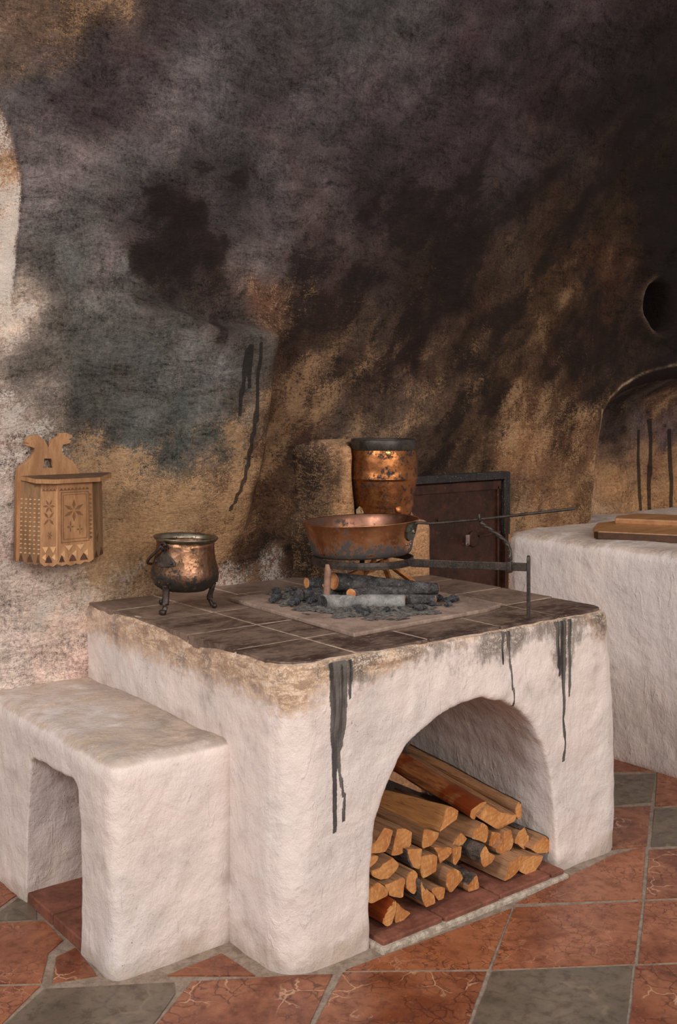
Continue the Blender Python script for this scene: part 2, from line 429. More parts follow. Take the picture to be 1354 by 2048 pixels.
FIREWOOD = [([(0.3354, 0.0454),(0.3406, 0.0691),(0.3582, 0.0853),(0.383, 0.101),(0.3854, 0.0816),(0.3776, 0.057),(0.3688, 0.0369),(0.3511, 0.0328)], 0.0, 0.4, 0, [], 'split log with a dark red flank, leftmost of the lowest row in the hearth arch', 'r'),([(0.3986, 0.0737),(0.4033, 0.0818),(0.4231, 0.0573),(0.4541, 0.0375),(0.4395, 0.0281),(0.4087, 0.0187),(0.3915, 0.0273)], 0.015, 0.38, 0, [], 'short split log lying flat beside the red-flanked log at bottom left of the pile', 'n'),([(0.4864, 0.1245),(0.5069, 0.0928),(0.5427, 0.0664),(0.5446, 0.0409),(0.5069, 0.0392),(0.492, 0.064)], 0.01, 0.4, 0, [5, 0], 'pointed wedge log with dark bark on its left, lowest row centre left', 'b'),([(0.5351, 0.0761),(0.5541, 0.082),(0.5925, 0.0714),(0.5886, 0.0388),(0.5655, 0.0383),(0.5548, 0.0567)], 0.02, 0.38, 0, [], 'small square-ended log tucked right of the pointed wedge log, lowest row', 'n'),([(0.6057, 0.1012),(0.6232, 0.1142),(0.6442, 0.1099),(0.6654, 0.0954),(0.6797, 0.0712),(0.6548, 0.055),(0.6337, 0.0431),(0.6197, 0.0445),(0.6057, 0.0785)], 0.03, 0.4, 0, [], 'rounded quarter log with pale end, lowest row left of the small bark-topped wedge', 'n'),([(0.6826, 0.0577),(0.7222, 0.0751),(0.7331, 0.0311),(0.6862, 0.0313)], 0.015, 0.38, 0, [0], 'small triangular wedge log with bark along its top, middle of the lowest row', 'b'),([(0.821, 0.033),(0.8304, 0.0513),(0.8513, 0.0823),(0.9031, 0.0952),(0.8934, 0.0476),(0.8513, 0.0313)], 0.0, 0.45, 0, [], 'large tilted log showing a broad side grain flank, lowest row right of centre', 'n'),([(0.8951, 0.0429),(0.9086, 0.0856),(1.0094, 0.0637),(0.9974, 0.0399),(0.9536, 0.014),(0.9418, 0.0145)], 0.005, 0.42, 0, [3, 4], 'wide half log at the right end of the lowest row, beside the arch wall', 'b'),([(0.3086, 0.1405),(0.3435, 0.151),(0.3664, 0.1326),(0.3806, 0.1153),(0.3771, 0.1028),(0.354, 0.0998),(0.319, 0.0963),(0.3051, 0.1042)], 0.03, 0.4, 0, [], 'log half hidden by the left arch edge, resting on the lowest red-flanked log', 'n'),([(0.3664, 0.1353),(0.4003, 0.1369),(0.4383, 0.1389),(0.4482, 0.1294),(0.4401, 0.1043),(0.4365, 0.0834),(0.4256, 0.0824),(0.3824, 0.1013),(0.3806, 0.1153)], 0.03, 0.4, 0, [], 'broad flat-topped split log, second row left of the tall oval end', 'n'),([(0.4511, 0.1341),(0.4769, 0.1519),(0.4899, 0.1374),(0.4955, 0.1056),(0.4824, 0.0775),(0.4713, 0.0819),(0.4474, 0.105),(0.4482, 0.1239)], 0.03, 0.42, 0, [], 'log with a tall pointed oval end, second row above the dark barked wedge', 'n'),([(0.3281, 0.1781),(0.3527, 0.1797),(0.3829, 0.1879),(0.4098, 0.2),(0.437, 0.1711),(0.4206, 0.1535),(0.3918, 0.1422),(0.3633, 0.1472),(0.3351, 0.1628)], 0.045, 0.4, 0, [], 'slanting curved slab log, third row near the left arch edge', 'n'),([(0.3142, 0.2272),(0.3597, 0.215),(0.3527, 0.2039),(0.3281, 0.1902),(0.3142, 0.1925)], 0.045, 0.38, 0, [], 'small log corner showing at the left arch edge above the slanting curved slab', 'n'),([(0.4709, 0.2034),(0.5288, 0.1929),(0.5251, 0.1743),(0.5205, 0.1309),(0.4913, 0.1469),(0.4746, 0.1762)], 0.05, 0.42, 0, [5, 4], 'log with bark on its left flank, left twin of a pair in the third row', 'b'),([(0.5232, 0.1706),(0.5824, 0.161),(0.592, 0.1515),(0.5862, 0.1079),(0.5326, 0.1011),(0.522, 0.1249)], 0.05, 0.42, 0, [], 'log with clear growth rings, right twin of a pair in the third row', 'n'),([(0.5813, 0.1795),(0.6497, 0.1636),(0.6637, 0.1501),(0.6261, 0.1326),(0.6065, 0.1235),(0.5987, 0.1425),(0.5968, 0.16)], 0.055, 0.4, 0, [], 'shallow wedge log just above the rounded quarter log, centre of the pile', 'n'),([(0.6549, 0.1629),(0.6942, 0.1568),(0.6888, 0.1261),(0.6655, 0.1052),(0.6549, 0.1144)], 0.05, 0.4, 0, [], 'narrow dagger-shaped log end left of the thick barked log', 'n'),([(0.74, 0.1304),(0.7492, 0.1487),(0.7639, 0.1528),(0.7749, 0.1293),(0.8084, 0.1077),(0.7935, 0.0933),(0.7565, 0.0849),(0.7419, 0.1068)], 0.02, 0.36, 0, [7, 0, 1], 'thick log with rough grey bark facing out, centre of the pile', 'b'),([(0.342, 0.239),(0.3739, 0.2473),(0.3882, 0.2629),(0.399, 0.2794),(0.4353, 0.2624),(0.4243, 0.2293),(0.4044, 0.2069),(0.3739, 0.2106),(0.342, 0.2187)], 0.07, 0.4, 0, [], 'rough-topped log at the left arch edge below the long pale log', 'n'),([(0.4462, 0.2625),(0.4795, 0.2573),(0.5075, 0.2393),(0.5056, 0.2035),(0.4869, 0.1915),(0.4536, 0.1861),(0.4261, 0.189),(0.4389, 0.2257)], 0.07, 0.4, 0, [], 'log with a wormholed blocky end, second from left below the long pale log', 'n'),([(0.5603, 0.2349),(0.6216, 0.2086),(0.6177, 0.1953),(0.5904, 0.1779),(0.5538, 0.1758),(0.55, 0.1965)], 0.075, 0.4, 0, [], 'quarter log directly beneath the tip of the long pale log', 'n'),([(0.6708, 0.1615),(0.7085, 0.1896),(0.7358, 0.1634),(0.7176, 0.1511),(0.6941, 0.1466)], 0.07, 0.4, 0, [3], 'small log with a rounded end, right of the quarter log under the long pale log', 'b'),([(0.7422, 0.165),(0.7551, 0.1839),(0.7903, 0.2043),(0.8127, 0.1858),(0.8184, 0.1633),(0.8052, 0.135),(0.7791, 0.1493)], 0.06, 0.4, 0, [], 'fat half-round log end resting on the thick barked log', 'n'),([(0.8401, 0.1602),(0.8918, 0.141),(0.8803, 0.1238),(0.8458, 0.1111),(0.8269, 0.1185)], 0.07, 0.4, 0, [], 'small split log squeezed right of the fat half-round log', 'n'),([(0.8415, 0.1116),(0.8759, 0.1242),(0.8855, 0.1538),(0.9107, 0.1558),(0.9302, 0.1107),(0.9146, 0.0905),(0.8836, 0.0824),(0.8491, 0.0952)], 0.055, 0.4, 0, [6, 5], 'crescent-shaped log with barked underside, right of centre under the big grainy log', 'b'),([(0.9317, 0.1034),(0.9396, 0.1203),(0.9593, 0.1398),(0.9792, 0.1458),(1.0012, 0.1133),(1.0024, 0.0749),(0.9792, 0.0712),(0.9514, 0.0958)], 0.06, 0.4, 0, [2, 3], 'log with peeling grey bark on top, second from right beside the arch wall', 'b'),([(0.9737, 0.0849),(1.0097, 0.0961),(1.0462, 0.1089),(1.0676, 0.09),(1.0696, 0.0566),(1.0544, 0.0517),(1.0077, 0.0614)], 0.03, 0.4, 0, [2, 3], 'rightmost log of the upper stack, its round barked side against the arch wall', 'b'),([(0.6093, 0.2163),(0.6348, 0.2829),(0.6566, 0.2836),(0.6926, 0.2609),(0.6785, 0.2383),(0.6427, 0.2296)], 0.06, 0.5, -0.12, [], 'long pale squared log with a bright smooth flank, left of the upper stack', 'p'),([(0.755, 0.2223),(0.7587, 0.2424),(0.8033, 0.2559),(0.8334, 0.253),(0.8146, 0.2322),(0.7883, 0.2171),(0.7772, 0.2066)], 0.08, 0.5, 0.15, [], 'long log with a glossy red-brown flank lying diagonally near the top', 'r'),([(0.7763, 0.2203),(0.825, 0.2486),(0.8957, 0.203),(0.9643, 0.183),(0.9406, 0.1655),(0.8764, 0.1581),(0.8611, 0.1631)], 0.07, 0.5, 0.13, [], 'big grainy log with a broad slanting end, below the topmost log', 'n'),([(0.9634, 0.183),(0.9614, 0.2011),(0.9773, 0.2206),(0.9861, 0.2131),(0.9913, 0.1669),(0.9741, 0.1595)], 0.08, 0.52, 0.115, [2], 'topmost long log leaning on the curved arch wall', 'b'),([(0.6144, 0.308),(0.6363, 0.3305),(0.6848, 0.299),(0.7759, 0.2333),(0.7424, 0.2406),(0.6848, 0.2747)], 0.3, 0.4, 0.1, [], 'dark shadowed log glimpsed between the long pale log and the glossy red log', 'n')]
BOX_BACK = [(-0.2587, 1.2518), (-0.2587, 1.2889), (-0.2339, 1.3026), (-0.2145, 1.3193), (-0.2033, 1.3377), (-0.2061, 1.3511), (-0.2186, 1.3554), (-0.2325, 1.3584), (-0.2372, 1.3636), (-0.2228, 1.3643), (-0.2217, 1.3664), (-0.238, 1.3705), (-0.227, 1.3823), (-0.22, 1.3888), (-0.2061, 1.3907), (-0.1935, 1.3931), (-0.1921, 1.3896), (-0.1724, 1.3744), (-0.1625, 1.3581), (-0.1588, 1.3445), (-0.1554, 1.3552), (-0.144, 1.3738), (-0.1188, 1.3882), (-0.1176, 1.3972), (-0.1095, 1.3959), (-0.098, 1.3979), (-0.091, 1.3951), (-0.0747, 1.3887), (-0.0756, 1.3819), (-0.0907, 1.3754), (-0.0782, 1.373), (-0.082, 1.3643), (-0.1067, 1.3594), (-0.1139, 1.346), (-0.1095, 1.3296), (-0.0951, 1.3156), (-0.0718, 1.3012), (-0.063, 1.2899), (-0.0615, 1.2433)]
BOX_HOLE = [(-0.1738, 1.3153), (-0.1483, 1.3145), (-0.1368, 1.2804), (-0.1794, 1.2833)]
FLOOR_TILES = [(0,[(0.799,-0.073),(1.309,-0.032),(1.455,-0.054),(1.118,-0.287)]),(0,[(0.773,-0.089),(1.103,-0.3),(0.783,-0.508),(0.464,-0.293)]),(1,[(0.453,-0.303),(0.769,-0.514),(0.474,-0.71),(0.181,-0.483)]),(2,[(0.142,-0.064),(0.442,-0.294),(0.172,-0.477),(-0.12,-0.254)]),(0,[(0.156,-0.059),(0.761,-0.088),(0.456,-0.286)]),(2,[(-0.192,0.143),(0.045,-0.004),(0.115,-0.053),(-0.129,-0.247),(-0.422,-0.015)]),(0,[(1.111,-0.306),(1.451,-0.52),(1.107,-0.723),(0.793,-0.516)]),(2,[(0.775,-0.521),(1.105,-0.742),(0.783,-0.932),(0.478,-0.718)]),(2,[(1.439,-0.083),(1.776,-0.285),(1.427,-0.492),(1.129,-0.295)]),(1,[(1.771,0.133),(2.078,-0.045),(1.761,-0.246),(1.468,-0.069)]),(0,[(2.192,0.419),(2.329,0.141),(2.087,-0.019),(1.794,0.147)]),(2,[(1.637,0.251),(1.779,0.158),(1.459,-0.057),(1.328,0.01)]),(1,[(1.913,0.484),(2.091,0.359),(1.82,0.185),(1.644,0.272)]),(0,[(2.17,0.686),(2.243,0.46),(2.118,0.383),(1.952,0.515)]),(0,[(-0.33,1.287),(-0.357,0.907),(-0.437,0.853),(-0.492,1.013)]),(1,[(-0.362,0.885),(-0.338,0.808),(-0.371,0.721),(-0.458,0.778),(-0.437,0.832)]),(0,[(-0.545,0.819),(-0.359,0.692),(-0.363,0.556),(-0.428,0.512),(-0.502,0.381),(-0.685,0.513)]),(2,[(-0.355,0.493),(-0.374,0.324),(-0.478,0.362),(-0.417,0.479)]),(1,[(-0.508,0.346),(-0.232,0.168),(-0.257,0.12),(-0.426,-0.012),(-0.711,0.208)]),(0,[(-0.695,0.503),(-0.51,0.369),(-0.71,0.219),(-0.83,0.314)]),(2,[(-0.056,0.219),(-0.049,0.067),(-0.228,0.209)]),(3,[(-2.535,1.195),(-2.211,0.987),(-2.519,0.782),(-2.843,0.99)]),(4,[(-2.853,0.984),(-2.529,0.776),(-2.837,0.571),(-3.161,0.779)]),(3,[(-1.883,1.192),(-1.559,0.984),(-1.867,0.779),(-2.191,0.987)]),(5,[(-2.201,0.981),(-1.877,0.773),(-2.185,0.568),(-2.509,0.776)]),(5,[(-2.519,0.77),(-2.195,0.562),(-2.503,0.357),(-2.827,0.565)]),(3,[(-2.837,0.559),(-2.513,0.351),(-2.821,0.146),(-3.145,0.354)]),(3,[(-1.231,1.189),(-0.907,0.981),(-1.215,0.776),(-1.539,0.984)]),(3,[(-1.549,0.978),(-1.225,0.77),(-1.533,0.565),(-1.857,0.773)]),(3,[(-1.867,0.767),(-1.543,0.559),(-1.851,0.354),(-2.175,0.562)]),(5,[(-2.185,0.556),(-1.861,0.348),(-2.169,0.143),(-2.493,0.351)]),(5,[(-2.503,0.345),(-2.179,0.137),(-2.487,-0.068),(-2.811,0.14)]),(4,[(-2.821,0.134),(-2.497,-0.074),(-2.805,-0.279),(-3.129,-0.071)]),(3,[(-0.897,0.975),(-0.573,0.767),(-0.881,0.562),(-1.205,0.77)]),(3,[(-1.215,0.764),(-0.891,0.556),(-1.199,0.351),(-1.523,0.559)]),(5,[(-1.533,0.553),(-1.209,0.345),(-1.517,0.14),(-1.841,0.348)]),(5,[(-1.851,0.342),(-1.527,0.134),(-1.835,-0.071),(-2.159,0.137)]),(4,[(-2.169,0.131),(-1.845,-0.077),(-2.153,-0.282),(-2.477,-0.074)]),(4,[(-2.487,-0.08),(-2.163,-0.288),(-2.471,-0.493),(-2.795,-0.285)]),(3,[(-2.805,-0.291),(-2.481,-0.499),(-2.789,-0.704),(-3.113,-0.496)]),(3,[(-1.199,0.339),(-0.875,0.131),(-1.183,-0.074),(-1.507,0.134)]),(4,[(-1.517,0.128),(-1.193,-0.08),(-1.501,-0.285),(-1.825,-0.077)]),(3,[(-1.835,-0.083),(-1.511,-0.291),(-1.819,-0.496),(-2.143,-0.288)]),(3,[(-2.153,-0.294),(-1.829,-0.502),(-2.137,-0.707),(-2.461,-0.499)]),(4,[(-2.471,-0.505),(-2.147,-0.713),(-2.455,-0.918),(-2.779,-0.71)]),(4,[(-2.789,-0.716),(-2.465,-0.924),(-2.773,-1.129),(-3.097,-0.921)]),(3,[(-0.865,0.125),(-0.541,-0.083),(-0.849,-0.288),(-1.173,-0.08)]),(3,[(-1.183,-0.086),(-0.859,-0.294),(-1.167,-0.499),(-1.491,-0.291)]),(4,[(-1.501,-0.297),(-1.177,-0.505),(-1.485,-0.71),(-1.809,-0.502)]),(4,[(-1.819,-0.508),(-1.495,-0.716),(-1.803,-0.921),(-2.127,-0.713)]),(4,[(-2.137,-0.719),(-1.813,-0.927),(-2.121,-1.132),(-2.445,-0.924)]),(3,[(-2.455,-0.93),(-2.131,-1.138),(-2.439,-1.343),(-2.763,-1.135)]),(5,[(-2.773,-1.141),(-2.449,-1.349),(-2.757,-1.554),(-3.081,-1.346)]),(4,[(-0.531,-0.089),(-0.207,-0.297),(-0.515,-0.502),(-0.839,-0.294)]),(5,[(-0.849,-0.3),(-0.525,-0.508),(-0.833,-0.713),(-1.157,-0.505)]),(5,[(-1.167,-0.511),(-0.843,-0.719),(-1.151,-0.924),(-1.475,-0.716)]),(3,[(-1.485,-0.722),(-1.161,-0.93),(-1.469,-1.135),(-1.793,-0.927)]),(3,[(-1.803,-0.933),(-1.479,-1.141),(-1.787,-1.346),(-2.111,-1.138)]),(3,[(-2.121,-1.144),(-1.797,-1.352),(-2.105,-1.557),(-2.429,-1.349)]),(5,[(-2.439,-1.355),(-2.115,-1.563),(-2.423,-1.768),(-2.747,-1.56)]),(4,[(-2.757,-1.566),(-2.433,-1.774),(-2.741,-1.979),(-3.065,-1.771)]),(3,[(-0.197,-0.303),(0.127,-0.511),(-0.181,-0.716),(-0.505,-0.508)]),(5,[(-0.515,-0.514),(-0.191,-0.722),(-0.499,-0.927),(-0.823,-0.719)]),(4,[(-0.833,-0.725),(-0.509,-0.933),(-0.817,-1.138),(-1.141,-0.93)]),(3,[(-1.151,-0.936),(-0.827,-1.144),(-1.135,-1.349),(-1.459,-1.141)]),(4,[(-1.469,-1.147),(-1.145,-1.355),(-1.453,-1.56),(-1.777,-1.352)]),(5,[(-1.787,-1.358),(-1.463,-1.566),(-1.771,-1.771),(-2.095,-1.563)]),(4,[(-2.105,-1.569),(-1.781,-1.777),(-2.089,-1.982),(-2.413,-1.774)]),(5,[(-2.423,-1.78),(-2.099,-1.988),(-2.407,-2.193),(-2.731,-1.985)]),(3,[(-2.741,-1.991),(-2.417,-2.199),(-2.725,-2.404),(-3.049,-2.196)]),(5,[(0.137,-0.517),(0.461,-0.725),(0.153,-0.93),(-0.171,-0.722)]),(5,[(-0.181,-0.728),(0.143,-0.936),(-0.165,-1.141),(-0.489,-0.933)]),(5,[(-0.499,-0.939),(-0.175,-1.147),(-0.483,-1.352),(-0.807,-1.144)]),(4,[(-0.817,-1.15),(-0.493,-1.358),(-0.801,-1.563),(-1.125,-1.355)]),(5,[(-1.135,-1.361),(-0.811,-1.569),(-1.119,-1.774),(-1.443,-1.566)]),(5,[(-1.453,-1.572),(-1.129,-1.78),(-1.437,-1.985),(-1.761,-1.777)]),(3,[(-1.771,-1.783),(-1.447,-1.991),(-1.755,-2.196),(-2.079,-1.988)]),(3,[(-2.089,-1.994),(-1.765,-2.202),(-2.073,-2.407),(-2.397,-2.199)]),(4,[(-2.407,-2.205),(-2.083,-2.413),(-2.391,-2.618),(-2.715,-2.41)]),(4,[(-2.725,-2.416),(-2.401,-2.624),(-2.709,-2.829),(-3.033,-2.621)]),(3,[(0.471,-0.731),(0.795,-0.939),(0.487,-1.144),(0.163,-0.936)]),(3,[(0.153,-0.942),(0.477,-1.15),(0.169,-1.355),(-0.155,-1.147)]),(3,[(-0.165,-1.153),(0.159,-1.361),(-0.149,-1.566),(-0.473,-1.358)]),(5,[(-0.483,-1.364),(-0.159,-1.572),(-0.467,-1.777),(-0.791,-1.569)]),(4,[(-0.801,-1.575),(-0.477,-1.783),(-0.785,-1.988),(-1.109,-1.78)]),(5,[(-1.119,-1.786),(-0.795,-1.994),(-1.103,-2.199),(-1.427,-1.991)]),(5,[(-1.437,-1.997),(-1.113,-2.205),(-1.421,-2.41),(-1.745,-2.202)]),(5,[(-1.755,-2.208),(-1.431,-2.416),(-1.739,-2.621),(-2.063,-2.413)]),(4,[(-2.073,-2.419),(-1.749,-2.627),(-2.057,-2.832),(-2.381,-2.624)]),(3,[(-2.391,-2.63),(-2.067,-2.838),(-2.375,-3.043),(-2.699,-2.835)]),(3,[(2.395,0.11),(2.719,-0.098),(2.411,-0.303),(2.087,-0.095)]),(3,[(2.077,-0.101),(2.401,-0.309),(2.093,-0.514),(1.769,-0.306)]),(5,[(1.759,-0.312),(2.083,-0.52),(1.775,-0.725),(1.451,-0.517)]),(3,[(1.123,-0.734),(1.447,-0.942),(1.139,-1.147),(0.815,-0.939)]),(5,[(0.805,-0.945),(1.129,-1.153),(0.821,-1.358),(0.497,-1.15)]),(4,[(0.487,-1.156),(0.811,-1.364),(0.503,-1.569),(0.179,-1.361)]),(3,[(0.169,-1.367),(0.493,-1.575),(0.185,-1.78),(-0.139,-1.572)]),(4,[(-0.149,-1.578),(0.175,-1.786),(-0.133,-1.991),(-0.457,-1.783)]),(5,[(-0.467,-1.789),(-0.143,-1.997),(-0.451,-2.202),(-0.775,-1.994)]),(5,[(-0.785,-2.0),(-0.461,-2.208),(-0.769,-2.413),(-1.093,-2.205)]),(4,[(-1.103,-2.211),(-0.779,-2.419),(-1.087,-2.624),(-1.411,-2.416)]),(5,[(-1.421,-2.422),(-1.097,-2.63),(-1.405,-2.835),(-1.729,-2.627)]),(3,[(-1.739,-2.633),(-1.415,-2.841),(-1.723,-3.046),(-2.047,-2.838)]),(4,[(3.047,0.107),(3.371,-0.101),(3.063,-0.306),(2.739,-0.098)]),(3,[(2.729,-0.104),(3.053,-0.312),(2.745,-0.517),(2.421,-0.309)]),(3,[(2.411,-0.315),(2.735,-0.523),(2.427,-0.728),(2.103,-0.52)]),(3,[(2.093,-0.526),(2.417,-0.734),(2.109,-0.939),(1.785,-0.731)]),(4,[(1.775,-0.737),(2.099,-0.945),(1.791,-1.15),(1.467,-0.942)]),(5,[(1.457,-0.948),(1.781,-1.156),(1.473,-1.361),(1.149,-1.153)]),(5,[(1.139,-1.159),(1.463,-1.367),(1.155,-1.572),(0.831,-1.364)]),(3,[(0.821,-1.37),(1.145,-1.578),(0.837,-1.783),(0.513,-1.575)]),(3,[(0.503,-1.581),(0.827,-1.789),(0.519,-1.994),(0.195,-1.786)]),(4,[(0.185,-1.792),(0.509,-2.0),(0.201,-2.205),(-0.123,-1.997)]),(3,[(-0.133,-2.003),(0.191,-2.211),(-0.117,-2.416),(-0.441,-2.208)]),(4,[(-0.451,-2.214),(-0.127,-2.422),(-0.435,-2.627),(-0.759,-2.419)]),(5,[(-0.769,-2.425),(-0.445,-2.633),(-0.753,-2.838),(-1.077,-2.63)]),(3,[(-1.087,-2.636),(-0.763,-2.844),(-1.071,-3.049),(-1.395,-2.841)]),(3,[(3.699,0.104),(4.023,-0.104),(3.715,-0.309),(3.391,-0.101)]),(4,[(3.381,-0.107),(3.705,-0.315),(3.397,-0.52),(3.073,-0.312)]),(3,[(3.063,-0.318),(3.387,-0.526),(3.079,-0.731),(2.755,-0.523)]),(4,[(2.745,-0.529),(3.069,-0.737),(2.761,-0.942),(2.437,-0.734)]),(4,[(2.427,-0.74),(2.751,-0.948),(2.443,-1.153),(2.119,-0.945)]),(3,[(2.109,-0.951),(2.433,-1.159),(2.125,-1.364),(1.801,-1.156)]),(4,[(1.791,-1.162),(2.115,-1.37),(1.807,-1.575),(1.483,-1.367)]),(4,[(1.473,-1.373),(1.797,-1.581),(1.489,-1.786),(1.165,-1.578)]),(4,[(1.155,-1.584),(1.479,-1.792),(1.171,-1.997),(0.847,-1.789)]),(3,[(0.837,-1.795),(1.161,-2.003),(0.853,-2.208),(0.529,-2.0)]),(5,[(0.519,-2.006),(0.843,-2.214),(0.535,-2.419),(0.211,-2.211)]),(5,[(0.201,-2.217),(0.525,-2.425),(0.217,-2.63),(-0.107,-2.422)]),(3,[(-0.117,-2.428),(0.207,-2.636),(-0.101,-2.841),(-0.425,-2.633)]),(4,[(-0.435,-2.639),(-0.111,-2.847),(-0.419,-3.052),(-0.743,-2.844)]),(5,[(4.033,-0.11),(4.357,-0.318),(4.049,-0.523),(3.725,-0.315)]),(3,[(3.715,-0.321),(4.039,-0.529),(3.731,-0.734),(3.407,-0.526)]),(5,[(3.397,-0.532),(3.721,-0.74),(3.413,-0.945),(3.089,-0.737)]),(4,[(3.079,-0.743),(3.403,-0.951),(3.095,-1.156),(2.771,-0.948)]),(3,[(2.761,-0.954),(3.085,-1.162),(2.777,-1.367),(2.453,-1.159)]),(4,[(2.443,-1.165),(2.767,-1.373),(2.459,-1.578),(2.135,-1.37)]),(5,[(2.125,-1.376),(2.449,-1.584),(2.141,-1.789),(1.817,-1.581)]),(5,[(1.807,-1.587),(2.131,-1.795),(1.823,-2.0),(1.499,-1.792)]),(3,[(1.489,-1.798),(1.813,-2.006),(1.505,-2.211),(1.181,-2.003)]),(4,[(1.171,-2.009),(1.495,-2.217),(1.187,-2.422),(0.863,-2.214)]),(5,[(0.853,-2.22),(1.177,-2.428),(0.869,-2.633),(0.545,-2.425)]),(3,[(0.535,-2.431),(0.859,-2.639),(0.551,-2.844),(0.227,-2.636)]),(4,[(0.217,-2.642),(0.541,-2.85),(0.233,-3.055),(-0.091,-2.847)]),(3,[(4.049,-0.535),(4.373,-0.743),(4.065,-0.948),(3.741,-0.74)]),(5,[(3.731,-0.746),(4.055,-0.954),(3.747,-1.159),(3.423,-0.951)]),(3,[(3.413,-0.957),(3.737,-1.165),(3.429,-1.37),(3.105,-1.162)]),(4,[(3.095,-1.168),(3.419,-1.376),(3.111,-1.581),(2.787,-1.373)]),(4,[(2.777,-1.379),(3.101,-1.587),(2.793,-1.792),(2.469,-1.584)]),(4,[(2.459,-1.59),(2.783,-1.798),(2.475,-2.003),(2.151,-1.795)]),(5,[(2.141,-1.801),(2.465,-2.009),(2.157,-2.214),(1.833,-2.006)]),(3,[(1.823,-2.012),(2.147,-2.22),(1.839,-2.425),(1.515,-2.217)]),(5,[(1.505,-2.223),(1.829,-2.431),(1.521,-2.636),(1.197,-2.428)]),(3,[(1.187,-2.434),(1.511,-2.642),(1.203,-2.847),(0.879,-2.639)]),(5,[(0.869,-2.645),(1.193,-2.853),(0.885,-3.058),(0.561,-2.85)]),(3,[(4.065,-0.96),(4.389,-1.168),(4.081,-1.373),(3.757,-1.165)]),(3,[(3.747,-1.171),(4.071,-1.379),(3.763,-1.584),(3.439,-1.376)]),(3,[(3.429,-1.382),(3.753,-1.59),(3.445,-1.795),(3.121,-1.587)]),(3,[(3.111,-1.593),(3.435,-1.801),(3.127,-2.006),(2.803,-1.798)]),(3,[(2.793,-1.804),(3.117,-2.012),(2.809,-2.217),(2.485,-2.009)]),(3,[(2.475,-2.015),(2.799,-2.223),(2.491,-2.428),(2.167,-2.22)]),(5,[(2.157,-2.226),(2.481,-2.434),(2.173,-2.639),(1.849,-2.431)]),(3,[(1.839,-2.437),(2.163,-2.645),(1.855,-2.85),(1.531,-2.642)]),(5,[(1.521,-2.648),(1.845,-2.856),(1.537,-3.061),(1.213,-2.853)]),(3,[(4.081,-1.385),(4.405,-1.593),(4.097,-1.798),(3.773,-1.59)]),(5,[(3.763,-1.596),(4.087,-1.804),(3.779,-2.009),(3.455,-1.801)]),(5,[(3.445,-1.807),(3.769,-2.015),(3.461,-2.22),(3.137,-2.012)]),(5,[(3.127,-2.018),(3.451,-2.226),(3.143,-2.431),(2.819,-2.223)]),(3,[(2.809,-2.229),(3.133,-2.437),(2.825,-2.642),(2.501,-2.434)]),(4,[(2.491,-2.44),(2.815,-2.648),(2.507,-2.853),(2.183,-2.645)]),(3,[(2.173,-2.651),(2.497,-2.859),(2.189,-3.064),(1.865,-2.856)]),(3,[(4.097,-1.81),(4.421,-2.018),(4.113,-2.223),(3.789,-2.015)]),(5,[(3.779,-2.021),(4.103,-2.229),(3.795,-2.434),(3.471,-2.226)]),(4,[(3.461,-2.232),(3.785,-2.44),(3.477,-2.645),(3.153,-2.437)]),(5,[(3.143,-2.443),(3.467,-2.651),(3.159,-2.856),(2.835,-2.648)]),(3,[(2.825,-2.654),(3.149,-2.862),(2.841,-3.067),(2.517,-2.859)]),(5,[(4.113,-2.235),(4.437,-2.443),(4.129,-2.648),(3.805,-2.44)]),(3,[(3.795,-2.446),(4.119,-2.654),(3.811,-2.859),(3.487,-2.651)]),(3,[(3.477,-2.657),(3.801,-2.865),(3.493,-3.07),(3.169,-2.862)]),(5,[(4.129,-2.66),(4.453,-2.868),(4.145,-3.073),(3.821,-2.865)])]

